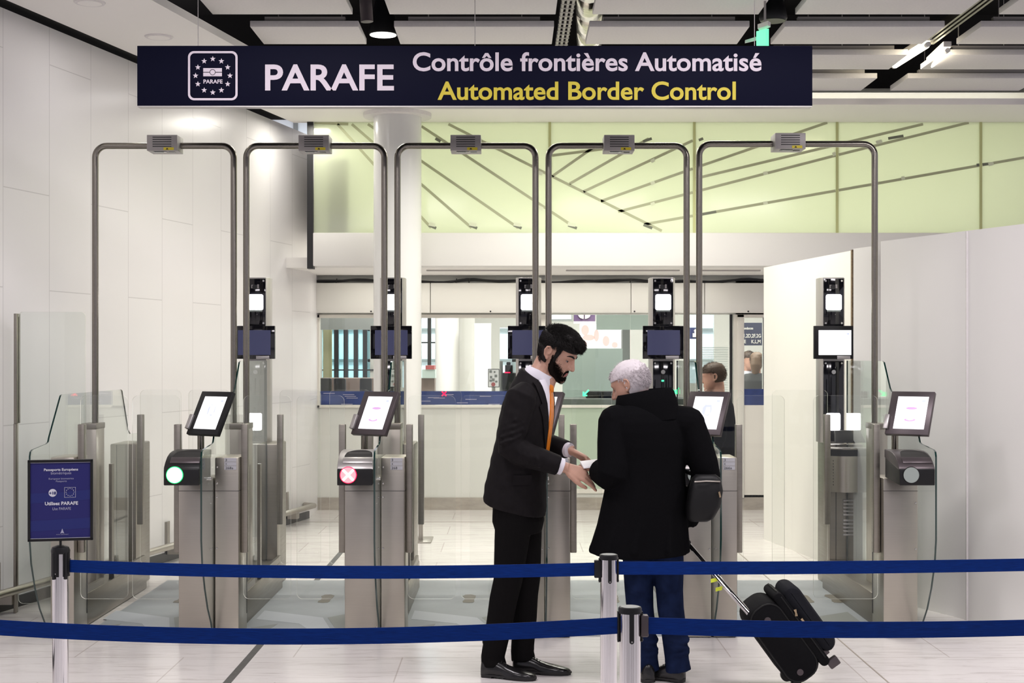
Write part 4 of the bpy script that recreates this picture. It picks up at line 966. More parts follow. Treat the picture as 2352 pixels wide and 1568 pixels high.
g = MB(); fw(g, 968, 1000, 600, 885, FY + .05, .01); fw(g, 1148, 1200, 752, 890, FY + .05, .01); fw(g, 1330, 1435, 786, 830, FY + .05, .01); fw(g, 1580, 1640, 600, 880, FY + .05, .01); g.build('clear_pane', M['win_glass'], f)
c = MB(); fw(c, 742, 762, 715, 900, 18.7, .03); tag(c.build('hanging_curtain', mat('olive curtain', (.34, .34, .20), .8)), 'olive curtain strip at the left edge of the left window', 'curtain')
m = MB(); fw(m, 735, 858, 715, 757, 18.5, .02); tag(m.build('perforated_screen', M['grey_far']), 'grey perforated metal screen hanging behind the left window', 'screen')
bo_ = MB().box(-7, 9, 25.4, 25.6, 0, 6).build('wall_added_facade', mat('pale facade outside', (.78, .82, .84), .7), kind='structure')  # pale facade added beyond the far windows to make them brighter
m = MB()
for zz in (.9, 1.55, 2.1, 2.6): m.box(-7, 9, 25.36, 25.4, zz, zz + .05)
for k in range(12): m.box(-6.5 + k * 1.3, -6.42 + k * 1.3, 25.36, 25.4, 0, 6)
m.build('facade_lines', M['grey_far'], bo_)
# columns, piers and counters seen through the windows
MB().tube([(UX(1027, 20), 20, 0), (UX(1027, 20), 20, 3.5)], 27.5 * 20 / FPX, 36).build('column_hall', M['white'], kind='structure')
MB().box(UX(1056, 20.5), UX(1090, 20.5), 20.5, 20.8, 0, 3.5).build('pillar_hall', M['warmwhite'], kind='structure')
MB().box(UX(1090, 19.6), UX(1128, 19.6), 19.6, 19.8, 0, VZ(742, 19.6)).build('partition_hall', M['warmwhite'], kind='structure')
c = MB(); c.box(UX(730, 18), UX(870, 18), 18, 18.5, 0, VZ(868, 18)); tag(c.build('far_counter', M['brown_far'], bevel=.01), 'brown counter front behind the left window', 'counter')
for k, (u, l) in enumerate([(745, 'dark chair back at the left end of the far brown counter'), (778, 'dark chair back in the middle before the far brown counter'), (838, 'dark chair back next to the round white column, before the far counter')]):
    x = UX(u, 17.2); r = thing('far_chair', (x, 17.2, 0), l, 'chair', 'dark chairs behind the left window')
    MB().box(x - .075, x + .075, 17.3, 17.34, .75, VZ(868, 17.2)).build('backrest', M['dark_base'], r, bevel=.02)
    MB().box(x - .078, x + .078, 16.95, 17.33, .70, .76).build('seat', M['dark_base'], r, bevel=.01)
    lg_ = MB()
    for sx in (-.065, .065):
        for yy in (16.98, 17.3): MB().tube([(x + sx, yy, 0), (x + sx, yy, .71)], .012, 8).build('leg', M['grey_far'], r)
c = thing('red_stand', (UX(975, 18.5), 18.5, 0), 'red topped stand behind the window right of the round white column', 'stand')
MB().box(UX(968, 18.5), UX(998, 18.5), 18.5, 18.8, 0, VZ(868, 18.5)).build('base', M['brown_far'], c); MB().box(UX(970, 18.5), UX(1000, 18.5), 18.45, 18.8, VZ(868, 18.5), VZ(848, 18.5)).build('tray', M['frost'], c)
MB().box(UX(978, 18.5), UX(998, 18.5), 18.44, 18.8, VZ(848, 18.5), VZ(839, 18.5)).build('top', M['red_far'], c)
# small poster stand and equipment on the far counter right of the column
st = thing('notice_stand', (UX(1134, 16.2), 16.2, 0), 'small white notice board on a stand behind the window, left of the suited man', 'notice')
MB().box(UX(1121, 16.2), UX(1147, 16.2), 16.2, 16.22, VZ(889, 16.2), VZ(847, 16.2)).build('frame', M['ink'], st)
MB().box(UX(1122.5, 16.2), UX(1145.5, 16.2), 16.195, 16.2, VZ(887.5, 16.2), VZ(848.5, 16.2)).build('sheet', M['paper'], st)
nb = MB()
for (u, v, a, c_) in ((1127, 853, 3, 3), (1136, 854, 2, 2), (1128, 866, 2.5, 3), (1139, 863, 3, 3), (1133, 872, 3, 3.2), (1127, 874, 3, 2.5), (1140, 876, 2.6, 2.2)): nb.box(UX(u - a, 16.2), UX(u + a, 16.2), 16.192, 16.195, VZ(v + c_, 16.2), VZ(v - c_, 16.2))
nb.build('pictogram', M['grey_far'], st)
MB().disc((UX(1133, 16.19), 16.192, VZ(882.5, 16.19)), (1, 0, 0), (0, 0, 1), .024, .003, 8).build('red_badge', M['red_far'], st)
MB().tube([(UX(1134, 16.2), 16.22, 0), (UX(1134, 16.2), 16.22, VZ(880, 16.2))], .018, 12).build('pole', M['rail'], st)
eq = thing('counter_machine', (UX(1165, 17), 17, 0), 'black machine with a raised head behind the window, beside the small notice board', 'machine')
MB().box(UX(1154, 17), UX(1186, 17), 17, 17.4, 0, VZ(856, 17)).build('cabinet', M['plastic'], eq, bevel=.01)
MB().box(UX(1160, 17), UX(1178, 17), 17, 17.25, VZ(856, 17), VZ(838, 17)).box(UX(1163, 17), UX(1173, 17), 17.05, 17.2, VZ(838, 17), VZ(831, 17)).build('head', M['plastic'], eq, bevel=.01)
MB().tube([(UX(1151, 17), 17.1, 0), (UX(1151, 17), 17.1, VZ(829, 17))], .02, 10).build('post', M['grey_far'], eq)
MB().box(UX(1159, 16.99), UX(1172, 16.99), 16.99, 17.0, VZ(856.5, 17), VZ(854, 17)).build('red_light', M['lamp_red_rim'], eq)
# booth: desk, monitor, frosted screens, adverts and hanging signs
MB().box(UX(1262, 15.9), UX(1680, 15.9), 15.55, 16.1, VZ(928, 15.9), VZ(912, 15.9)).box(UX(1262, 15.9), UX(1680, 15.9), 15.95, 16.1, 0, VZ(928, 15.9))
dk = thing('booth_desk', (UX(1470, 15.8), 15.8, 0), 'dark desk top inside the glazed booth', 'desk')
MB().box(UX(1264, 15.8), UX(1678, 15.8), 15.5, 16.1, VZ(929, 15.8), VZ(914, 15.8)).build('worktop', M['grey_far'], dk)
MB().box(UX(1264, 15.8), UX(1678, 15.8), 15.9, 16.0, 0, VZ(929, 15.8)).build('front', M['frost'], dk)
mo = MB().box(UX(1346, 15.8), UX(1408, 15.8), 15.75, 15.9, VZ(915, 15.8), VZ(898, 15.8)).build('desk_monitor', M['plastic'], bevel=.01)
tag(mo, 'black low monitor standing on the booth desk', 'monitor')
fs = MB().box(UX(1292, 16.3), UX(1430, 16.3), 16.3, 16.32, .0, VZ(800, 16.3)); tag(fs.build('frosted_screen', M['frost']), 'pale green frosted screen behind the booth desk', 'screen')
tag(MB().box(UX(1370, 17.4), UX(1500, 17.4), 17.4, 17.45, VZ(757, 17.4), VZ(700, 17.4)).build('hanging_bulkhead', M['frost']), 'pale green hanging bulkhead inside the glazed booth', 'panel')
tag(MB().box(UX(1430, 16.5), UX(1447, 16.5), 16.5, 16.7, 0, VZ(757, 16.5)).build('booth_post', M['grey_far']), 'grey post behind the booth glass', 'post')
ad = thing('lit_advert', (UX(1365, 21.5), 21.5, VZ(800, 21.5)), 'glowing pink and white advert seen through the booth glass', 'advert')
MB().box(UX(1332, 21.5), UX(1432, 21.5), 21.5, 21.55, VZ(801, 21.5), VZ(744, 21.5)).build('light_box', M['ad_white'], ad)
am = MB()
for (u, v, ru, rv) in ((1344, 758, 9, 12), (1352, 775, 14, 7), (1340, 790, 8, 8), (1370, 770, 6, 14), (1392, 783, 8, 12), (1412, 792, 7, 7)):
    am.add([(UX(u + ru * cos(q * pi / 10), 21.49), 21.49, VZ(v + rv * sin(q * pi / 10), 21.49)) for q in range(20)], [tuple(range(20))])
am.build('advert_print', M['ad_skin'], ad)
ps = thing('purple_sign', (UX(1342, 19), 19, VZ(738, 19)), 'purple hanging sign with two pale half discs behind the booth glass', 'sign')
MB().box(UX(1318, 19), UX(1367, 19), 19, 19.06, VZ(738, 19), VZ(690, 19)).build('face', M['purple_sign'], ps)
MB().box(UX(1317, 19), UX(1368, 19), 18.99, 19.07, VZ(743, 19), VZ(738, 19)).build('trim', M['frame_white'], ps)
hm = MB()
for sx in (-1, 1): hm.add([(UX(1342 + sx * 1.5, 18.99), 18.985, VZ(712, 19))] + [(UX(1342 + sx * (1.5 + 13 * sin(q * pi / 12)), 18.99), 18.985, VZ(721 + 11 * -cos(q * pi / 12), 19)) for q in range(13)] , [tuple(range(14))])
hm.build('pictogram', M['sign_text'], ps)
iscr = thing('information_screen', (UX(1280, 19), 19, VZ(735, 19)), 'pale blue lit information screen left of the purple sign', 'screen')
MB().box(UX(1238, 19), UX(1316, 19), 19, 19.08, VZ(738, 19), VZ(690, 19)).build('casing', M['grey_far'], iscr); MB().box(UX(1240, 19), UX(1312, 19), 18.995, 19.0, VZ(733, 19), VZ(692, 19)).build('screen', M['screen_info'], iscr)
bs = thing('blue_pictogram_sign', (UX(1596, 19), 19, VZ(778, 19)), 'dark blue pictogram sign between the two arches on the right', 'sign')
MB().box(UX(1584, 19), UX(1606, 19), 19, 19.05, VZ(778, 19), VZ(752, 19)).build('face', M['blue_sign'], bs)
MB().add([(UX(u, 18.99), 18.99, VZ(v, 19)) for u, v in ((1591, 774), (1602, 774), (1602, 765), (1599, 765), (1599, 760), (1601, 760), (1597, 755), (1593, 760), (1595, 760), (1595, 765), (1591, 765))], [tuple(range(11))]).build('pictogram', M['sign_text'], bs)
ds = thing('departures_sign', (UX(1735, 18.6), 18.6, VZ(793, 18.6)), 'dark grey blue sign listing 2D, 2F, 2G and K, L, M behind the far door', 'sign')
MB().box(UX(1690, 18.6), UX(1775, 18.6), 18.6, 18.66, VZ(793, 18.6), VZ(741, 18.6)).build('face', M['slate_sign'], ds)
mb = MB(); k6 = 18.6 / FPX
for s, u0, u1, v0, v1 in (('endances', 1709, 1730, 750.5, 756.5), ('1,2D,2F,2G', 1709, 1748, 766.5, 776.5), ('E', 1709, 1713.5, 780, 788), ('K,L,M', 1726, 1747, 780, 789.5)):
    text(mb, s, (UX(u0, 18.59), 18.597, VZ(v1, 18.59)), (1, 0, 0), (0, 0, 1), (u1 - u0) * k6, (v1 - v0) * k6, 0, .02, .002)
mb.build('lettering', M['sign_text'], ds)
# arrow and cross reflections in the gate glass, modelled as small glowing shapes
def glow_mark(u, v, y, kind, lab):
    r = thing('glass_reflection_mark', (UX(u, y), y, VZ(v, y)), lab, 'painted reflection')
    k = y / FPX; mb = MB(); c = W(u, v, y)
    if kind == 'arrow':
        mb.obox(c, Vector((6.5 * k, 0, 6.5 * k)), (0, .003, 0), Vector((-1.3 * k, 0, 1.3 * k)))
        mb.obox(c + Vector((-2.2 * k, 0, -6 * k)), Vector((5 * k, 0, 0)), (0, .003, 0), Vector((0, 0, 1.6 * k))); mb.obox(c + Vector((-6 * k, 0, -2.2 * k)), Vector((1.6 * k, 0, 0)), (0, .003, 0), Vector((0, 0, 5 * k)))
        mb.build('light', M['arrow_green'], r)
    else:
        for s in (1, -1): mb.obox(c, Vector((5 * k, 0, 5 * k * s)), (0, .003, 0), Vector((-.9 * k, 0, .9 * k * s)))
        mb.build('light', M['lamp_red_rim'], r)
glow_mark(1346, 902, 15.26, 'arrow', 'small green painted arrow reflection on the booth glass between the two men')
glow_mark(1020, 904, 15.26, 'cross', 'small red painted cross reflection on the window glass beyond the third gate lane')
glow_mark(1553, 897, 10.2, 'arrow', 'small green painted arrow reflection beside the fourth camera column')
fs_ = thing('floor_stand', (UX(966, 12.7), 12.7, 0), 'small steel post on a square floor plate beyond the gates', 'stand')
MB().box(UX(956, 12.7), UX(992, 12.7), 12.55, 12.95, 0, .012).build('base_plate', M['rail'], fs_, bevel=.004)
MB().box(UX(961, 12.7), UX(971, 12.7), 12.7, 12.74, .012, .95).build('post', M['rail'], fs_)
# ------------------------------------------------------------------ people
def lerp_table(tab, z):
    if z <= tab[0][0]: return tab[0][1:]
    for a, b in zip(tab, tab[1:]):
        if a[0] <= z <= b[0]:
            t = (z - a[0]) / (b[0] - a[0]); return tuple(p + (q - p) * t for p, q in zip(a[1:], b[1:]))
    return tab[-1][1:]
HEAD = [(-.122, .076, .010, .020), (-.112, .088, -.004, .034), (-.098, .091, -.022, .045), (-.080, .090, -.045, .056), (-.062, .090, -.062, .063), (-.045, .089, -.078, .068), (-.02, .087, -.092, .0715),
        (.0, .086, -.100, .0735), (.02, .0925, -.103, .075), (.05, .090, -.102, .0755), (.075, .078, -.094, .0700), (.095, .057, -.076, .056), (.108, .032, -.050, .036), (.114, .008, -.028, .014)]
def headform(grow=0.0, zlo=-.122, zhi=.114, n=36, steps=26):
    rings = []
    for k in range(steps + 1):
        z = zlo + (zhi - zlo) * k / steps; f, bk, hw = lerp_table(HEAD, z)
        cx_, hx = (f + bk) / 2, (f - bk) / 2 + grow; hw += grow; zz = z + grow * (z / .114 if z > 0 else 0)
        ring = []
        for q in range(n):
            a = 2 * pi * q / n; ca, sa = cos(a), sin(a)
            e = .86 if ca > 0 else 1.0
            ring.append(Vector((cx_ + hx * (abs(ca) ** e) * (1 if ca > 0 else -1), hw * (abs(sa) ** .92) * (1 if sa > 0 else -1), zz)))
        rings.append(ring)
    return rings
def hsurf(y, z, off=0.0):
    f, bk, hw = lerp_table(HEAD, z); sa = min(.999, (abs(y) / hw)) ** (1 / .92); ca = sqrt(max(0, 1 - sa * sa))
    return Vector(((f + bk) / 2 + (f - bk) / 2 * ca ** .86 + off * ca, y + off * sa * (1 if y > 0 else -1), z))
def add_strands(o, strands, T, r=.0011, m=0):
    """single hairs: each a list of head-local points"""
    off = ORG[o.name]; me = o.data; bm = bmesh.new(); bm.from_mesh(me)
    for st in strands:
        pts = [T @ Vector(p) - off for p in st]; n = len(pts); rings = []
        for i, p in enumerate(pts):
            t = (pts[min(i + 1, n - 1)] - pts[max(i - 1, 0)]).normalized(); u = t.orthogonal().normalized(); w_ = t.cross(u); rr = r * (1 - .85 * i / (n - 1))
            rings.append([bm.verts.new(p + (u * cos(q * 2.0944) + w_ * sin(q * 2.0944)) * rr) for q in range(3)])
        for a, b in zip(rings, rings[1:]):
            for q in range(3): bm.faces.new((a[q], a[(q + 1) % 3], b[(q + 1) % 3], b[q]))
    bm.to_mesh(me); bm.free(); me.polygons.foreach_set('use_smooth', [True] * len(me.polygons)); me.update()
def head_frame(c, yaw, pitch, scale, roll=0):
    """local head (x forward, y left, z up) to world offsets; pitch down is positive"""
    R = Matrix.Rotation(yaw, 4, 'Z') @ Matrix.Rotation(pitch, 4, 'Y') @ Matrix.Rotation(roll, 4, 'X')
    return Matrix.Translation(c) @ R @ Matrix.Scale(scale, 4)
def xf(mb, T, sub):
    """add shapes of MB 'sub' placed by matrix T"""
    mb.add([T @ v for v in sub.v], sub.f); return mb
def head_shapes(nose=1.0):
    h = MB(); h.loft(headform())
    h.tube([(.082, 0, .026), (.0915, 0, .006), (.1015, 0, -.014), (.1095, 0, -.029)], [.0095, .0078, .0088, .0100], 14, dome=True)       # bridge to tip
    h.ball((.1085, 0, -.0325), .0115, .0112, .0092, 14); h.tube([(.092, 0, -.034), (.106, 0, -.036)], [.010, .007], 10, dome=True)
    for s in (-1, 1):
        h.ball((.0955, .0118 * s, -.0345), .0108, .0072, .0076, 12)                  # nostril wing
        h.tube([hsurf(.050 * s, .022, -.006), hsurf(.034 * s, .027, -.004), hsurf(.014 * s, .024, -.002)], [.007, .0085, .007], 10, dome=True)   # brow ridge
        h.ball((.0925, .0068 * s, -.022), .0100, .0075, .0115, 12); h.ball((.088, .010 * s, -.030), .010, .010, .010, 12)
        h.ball(hsurf(.050 * s, -.024, -.018), .022, .018, .018, 12)                  # cheek bone
        e = MB()                                                                     # ear: rim, body, lobe
        e.tube([(.0, .077, -.030), (-.016, .0835, -.018), (-.023, .088, .004), (-.018, .090, .022), (-.004, .087, .030), (.007, .082, .020), (.008, .078, .004)], [.0065, .0055, .0052, .0052, .0052, .005, .005], 10, dome=True)
        e.ball((-.008, .078, .004), .015, .007, .024, 12); e.ball((.001, .078, -.029), .009, .006, .010, 10); e.ball((.004, .080, -.003), .006, .005, .009, 10)
        h.add([Vector((v.x - .012, v.y * s, v.z)) for v in e.v], [f if s > 0 else tuple(reversed(f)) for f in e.f])
    h.tube([(.082, .023, -.0655), (.0925, .009, -.0630), (.094, 0, -.0640), (.0925, -.009, -.0630), (.082, -.023, -.0655)], [.0034, .0046, .0044, .0046, .0034], 10, dome=True)
    h.tube([(.081, .020, -.070), (.0915, .008, -.0725), (.0915, -.008, -.0725), (.081, -.020, -.070)], [.0034, .0052, .0052, .0034], 10, dome=True)
    h.ball((.082, 0, -.106), .016, .022, .013, 14)
    return h
def face_tweak(T, k=1.0):
    Ti = T.inverted()
    def f(p):
        q = Ti @ p
        if q.x > .03:
            for s in (-1, 1):
                d2 = ((q.y - .031 * s) / .0150) ** 2 + ((q.z - .000) / .0100) ** 2
                if d2 < 6: q = q + Vector((-.0090 * k * math.exp(-d2), 0, 0))
            d2 = (q.y / .026) ** 2 + ((q.z + .0685) / .0024) ** 2
            if d2 < 6: q = q + Vector((-.0035 * math.exp(-d2), 0, 0))
            return T @ q
        return p
    return f
def hand_shapes(wrist, d, up, curl=(.3, .3, .3, .3), thumb=(.6, .2), s=1.0, side=1, length=1.0):
    """palm and five fingers. d = direction of the hand, up = back of the hand; side=+1 puts the thumb towards up x d"""
    d = Vector(d).normalized(); up = Vector(up); up = (up - d * up.dot(d)).normalized(); t = up.cross(d) * side    # t = towards the thumb
    wrist = Vector(wrist); h = MB()
    def P(a, b, c): return wrist + (d * a * length + t * b + up * c) * s
    rings = []
    for a, hw, ht, b0 in ((-.03, .025, .019, 0), (0.0, .027, .018, 0), (.03, .036, .016, .002), (.06, .041, .0145, .0), (.085, .040, .0125, -.001), (.096, .036, .009, -.002)):
        rings.append([P(a, b0 + hw * cos(q * pi / 9), ht * sin(q * pi / 9)) for q in range(18)])
    h.loft(rings)
    base = [(.090, .030), (.096, .0095), (.092, -.0115), (.083, -.0315)]; ln = [(.040, .025, .020), (.044, .029, .021), (.041, .027, .021), (.032, .020, .018)]
    for (a, b), L, c, sp in zip(base, ln, curl, (.05, .01, -.03, -.075)):
        p = P(a, b, .0); pts = [P(a - .02, b, -.0), p]; ang = .12
        for k, l in enumerate(L):
            ang += c * (1.0 if k == 0 else 1.15 if k == 1 else .8)
            dd = (d * cos(ang) + t * sp * cos(ang) - up * sin(ang)); p = p + dd * l * s; pts.append(p)
        r0 = .0090 if b > -.03 else .0078
        h.tube(pts, [r0 * s * 1.02, r0 * s * 1.04, r0 * s, r0 * s * .9, r0 * s * .76], 12, dome=True)
    p = P(.022, .030, -.006); sp_, cu = thumb; pts = [P(.005, .016, -.006), p]
    for k, l in enumerate((.042, .034, .026)):
        a_ = sp_ - cu * k
        dd = d * cos(a_) + t * sin(a_) - up * (.12 + .1 * k); p = p + dd.normalized() * l * s; pts.append(p)
    h.tube(pts, [.013 * s, .014 * s, .0118 * s, .0103 * s, .0082 * s], 12, dome=True)
    return h
def torso_fn(tab, yaw, tilt=0):
    f = Vector((cos(yaw), sin(yaw), 0)); l = Vector((-sin(yaw), cos(yaw), 0))
    def at(z, a, off=0.0):
        cx_, cy_, b, w_ = lerp_table(tab, z); ca, sa = cos(a), sin(a)
        e = .9
        x = (abs(ca) ** e) * (1 if ca > 0 else -1) * (b + off); y = (abs(sa) ** e) * (1 if sa > 0 else -1) * (w_ + off)
        return Vector((cx_, cy_, 0)) + f * x + l * y + Vector((0, 0, z))
    return at
def torso_mb(at, zs, n=40, tiltlow=None, mb=None, toptilt=None):
    mb = mb or MB(); rings = []
    for k, z in enumerate(zs):
        ring = [at(z, 2 * pi * q / n) for q in range(n)]
        if tiltlow and k < tiltlow[0]:
            for q in range(n): ring[q].z += tiltlow[1] * cos(2 * pi * q / n) * (1 - k / tiltlow[0])
        if toptilt and z > toptilt[0]:
            for q in range(n): ring[q].z -= (z - toptilt[0]) * toptilt[1] * cos(2 * pi * q / n)
        rings.append(ring)
    return mb.loft(rings)
def patch(at, rows, off, n=9):
    """strip of cloth lying on the torso: rows of (z, angle0, angle1)"""
    mb = MB(); vs = []
    for z, a0, a1 in rows: vs += [at(z, a0 + (a1 - a0) * q / (n - 1), off) for q in range(n)]
    for z, a0, a1 in rows: vs += [at(z, a0 + (a1 - a0) * q / (n - 1), off - .010) for q in range(n)]
    R_ = len(rows); B_ = R_ * n; fs = []
    for k in range(R_ - 1):
        for q in range(n - 1):
            i = k * n + q
            fs.append((i, i + 1, i + n + 1, i + n)); fs.append((B_ + i, B_ + i + n, B_ + i + n + 1, B_ + i + 1))
    for k in range(R_ - 1):
        for q, s in ((0, 1), (n - 1, -1)):
            i = k * n + q; fs.append((i, i + n, B_ + i + n, B_ + i) if s > 0 else (i + n, i, B_ + i, B_ + i + n))
    for q in range(n - 1):
        fs.append((q + 1, q, B_ + q, B_ + q + 1)); i = (R_ - 1) * n + q; fs.append((i, i + 1, B_ + i + 1, B_ + i))
    return mb.add(vs, fs)
def shoe_shapes(heel, yaw, z=0, L=.29, s=1.0):
    f = Vector((cos(yaw), sin(yaw), 0)); l = Vector((-sin(yaw), cos(yaw), 0)); heel = Vector(heel); up = MB(); so = MB()
    prof = [(-.01, .028, .085, .02), (.0, .035, .092, .0), (.04, .037, .094, 0), (.075, .036, .092, 0), (.105, .037, .082, 0), (.14, .042, .066, 0), (.185, .0475, .054, 0), (.225, .047, .046, 0), (.26, .040, .038, 0), (.285, .026, .030, 0), (.294, .010, .024, 0)]
    rings = []; k = L / .29
    for x, hw, top, _ in prof:
        ring = []
        for q in range(20):
            a = 2 * pi * q / 20; yy = hw * cos(a) * s; zz = .014 + (top - .014) * (.5 + .5 * sin(a)) if sin(a) > 0 else .014 + .004 * (1 + sin(a))
            if sin(a) > 0: zz = .018 + (top - .018) * sin(a) ** .8
            ring.append(heel + f * x * k + l * yy + Vector((0, 0, zz)))
        rings.append(ring)
    up.loft(rings)
    out = [(-.016, .0), (-.012, .022), (.0, .034), (.04, .039), (.09, .038), (.14, .044), (.19, .050), (.23, .049), (.268, .040), (.292, .024), (.302, .0)]
    pts = [(x, y) for x, y in out] + [(x, -y) for x, y in reversed(out[1:-1])]
    so.prism([heel + f * x * k + l * y * s + Vector((0, 0, .009)) for x, y in pts], (0, 0, .009))
    hp = [(-.014, .0), (-.010, .024), (.0, .034), (.055, .036), (.062, .0)]
    so.prism([heel + f * x * k + l * y * s for x, y in [(x, y) for x, y in hp] + [(x, -y) for x, y in reversed(hp[1:-1])]], (0, 0, .012))
    so.prism([heel + f * x * k + l * y * s for x, y in [(.11, .0), (.14, .04), (.2, .046), (.25, .044), (.285, .025), (.297, 0), (.285, -.025), (.25, -.044), (.2, -.046), (.14, -.04)]], (0, 0, .010))
    return up, so, f, l
def build_shoe(name, heel, yaw, parent, L=.29):
    up, so, f, l = shoe_shapes(heel, yaw, 0, L)
    s = up.build(name, M['shoe'], parent, smooth=60); so.build('sole', M['sole'], s)
    la = MB(); h = Vector(heel); k = L / .29
    for q in range(4):
        x = .098 + q * .014; zt = .086 - q * .0085
        la.tube([h + f * x * k + l * .018 + Vector((0, 0, zt - .004)), h + f * (x + .004) * k + Vector((0, 0, zt + .001)), h + f * (x + .008) * k - l * .018 + Vector((0, 0, zt - .004))], .0022, 6)
    la.build('laces', M['sole'], s)
    return s

# ---- man in the black suit -----------------------------------------------------------------
mx, my = UX(1180, 7.36), 7.36
O = Vector((mx, my, 0))
man = thing('person', (mx, my, 0), 'young bearded person in black suit and orange tie, looking down at the booklet in hand', 'person')
YB = radians(-18)
ttab = [(.80, .006, .01, .150, .180), (.90, .006, .01, .158, .190), (1.00, .012, .01, .151, .186), (1.10, .026, .01, .142, .178), (1.18, .040, .01, .136, .174), (1.28, .058, .01, .132, .182), (1.36, .068, .01, .130, .188), (1.43, .078, .01, .120, .182), (1.48, .088, .01, .104, .160), (1.52, .100, .01, .084, .122), (1.555, .112, .01, .066, .080), (1.575, .118, .01, .060, .068)]
ttab = [(z, a + mx, b + my - .01, c, d) for z, a, b, c, d in ttab]
at = torso_fn(ttab, YB)
HT = head_frame(O + Vector((.226, .0, 1.664)), radians(-24), radians(29), 1.05)
sh_n, el_n, wr_n = O + Vector((.040, -.172, 1.445)), O + Vector((-.030, -.205, 1.185)), O + Vector((.225, -.165, 1.098))
sh_f, el_f, wr_f = O + Vector((.125, .165, 1.445)), O + Vector((.115, .19, 1.20)), O + Vector((.278, .03, 1.165))
hipn, kn_n, an_n = O + Vector((.005, -.085, .86)), O + Vector((-.030, -.065, .50)), O + Vector((-.108, -.012, .10))
hipf, kn_f, an_f = O + Vector((.055, .085, .86)), O + Vector((.070, .085, .50)), O + Vector((.045, .075, .11))
body = MB()
xf(body, HT, head_shapes())
body.tube([HT @ Vector((-.030, 0, -.03)), HT @ Vector((-.030, 0, -.075)), O + Vector((.140, 0, 1.555)), O + Vector((.108, 0, 1.48)), O + Vector((.085, .0, 1.40))], [.062, .060, .062, .072, .095], 20)
body.tube([HT @ Vector((.03, 0, -.085)), O + Vector((.178, -.015, 1.535)), O + Vector((.15, 0, 1.46))], [.040, .045, .05], 16)
torso_mb(torso_fn([(z, a, b, c * .72, d * .72) for z, a, b, c, d in ttab], YB), [.82, .95, 1.1, 1.25, 1.38, 1.46], 24, None, body)
for s_, e_, w_ in ((sh_n, el_n, wr_n), (sh_f, el_f, wr_f)): body.tube([s_, e_, w_], [.046, .038, .026], 14, dome=True)
for h_, k_n, a_ in ((hipn, kn_n, an_n), (hipf, kn_f, an_f)): body.tube([h_, k_n, a_ - Vector((0, 0, .03))], [.075, .050, .036], 16, dome=True)
dn = Vector((.93, .12, -.40)); 
hn = hand_shapes(wr_n + Vector((.045, .005, -.012)), dn, Vector((.28, -.70, .62)), curl=(.14, .30, .46, .60), thumb=(.42, .30), side=-1, s=1.08)
body.add(hn.v, hn.f); body.tube([wr_n - Vector((.03, 0, 0)), wr_n + Vector((.05, .005, -.014))], [.027, .027], 14)
df = Vector((.86, -.22, -.40))
hf = hand_shapes(wr_f + Vector((.02, -.005, -.005)), df, Vector((.38, .10, .9)), curl=(.20, .26, .32, .40), thumb=(.5, .3), side=1, s=1.0)
body.add(hf.v, hf.f); body.tube([wr_f - Vector((.03, -.02, -.01)), wr_f + Vector((.03, -.006, -.006))], [.026, .026], 14)
bo = fuse('body', body, [M['skin'], M['lip']], man, .0034, 3, .5, face_tweak(HT))
Ti = HT.inverted()
for p in bo.data.polygons:
    q = Ti @ (p.center + O)
    if q.x > .082 and abs(q.y) < .022 and -.079 < q.z < -.0575: p.material_index = 1
def face_bits(T, parent, brow=True, lid=True):
    for s in (-1, 1):
        e = MB(); sub = MB(); c = hsurf(.031 * s, -.001, -.0148); sub.ball(c, .0115, n=16); xf(e, T, sub); eye = e.build('eye', M['eye'], parent, smooth=0)
        e = MB(); sub = MB(); sub.ball(c + Vector((.0088, .0008 * s, -.0040)), .0032, .0056, .0050, n=12); xf(e, T, sub); e.build('iris', M['iris'], eye)
        e = MB(); sub = MB(); sub.ball(c + Vector((.0006, 0, .0052)), .0122, .0126, .0075, n=16); xf(e, T, sub); e.build('eyelid', M['skin'], parent)
        e = MB(); sub = MB(); sub.tube([c + Vector((.0040, .0125 * s, -.0012)), c + Vector((.0105, .0065 * s, .0004)), c + Vector((.0122, 0, .0006)), c + Vector((.0090, -.0095 * s, -.0006))], .0013, 8); xf(e, T, sub); e.build('eyelashes', M['hair'], parent)
        if brow:
            e = MB(); sub = MB(); sub.tube([hsurf(.052 * s, .0225, -.001), hsurf(.042 * s, .0285, .002), hsurf(.028 * s, .0290, .003), hsurf(.013 * s, .0240, .003)], [.0020, .0038, .0048, .0040], 10, flat=.6, dome=True); xf(e, T, sub); e.build('eyebrow', M['hair'], parent)
face_bits(HT, man)
# hair: full on top, tapered at the sides and nape, leaving face and ears free
def hair_mb(T, g=.016, top=.022):
    sub = MB(); rings = []
    sub.loft(headform(g, -.02, .114, 36, 14))
    return sub
hb = MB(); sub = MB()
sub.loft([[Vector((p.x - .010 if p.x > 0 else p.x, p.y, p.z)) for p in r] for r in headform(.0125, .038, .114, 36, 12)])
HB = ((.062, 0, .096, .040, .026), (.074, .026, .088, .030, .026), (.072, -.028, .088, .030, .027), (.086, .008, .078, .022, .018), (.083, -.022, .074, .020, .017), (.02, 0, .110, .06, .028), (.03, .035, .100, .042, .026), (.03, -.035, .100, .042, .026), (-.03, 0, .100, .06, .030), (-.06, 0, .080, .05, .035))
for (x, y, z, r, rz) in HB: sub.ball((x, y, z), r, r * .95, rz, 16)
sub.loft([[Vector((min(p.x, -.012 + .40 * max(0, z0)), p.y, p.z)) for p in r] for z0, r in zip([-.058 + .098 * k / 10 for k in range(11)], headform(.0075, -.058, .04, 36, 10))])
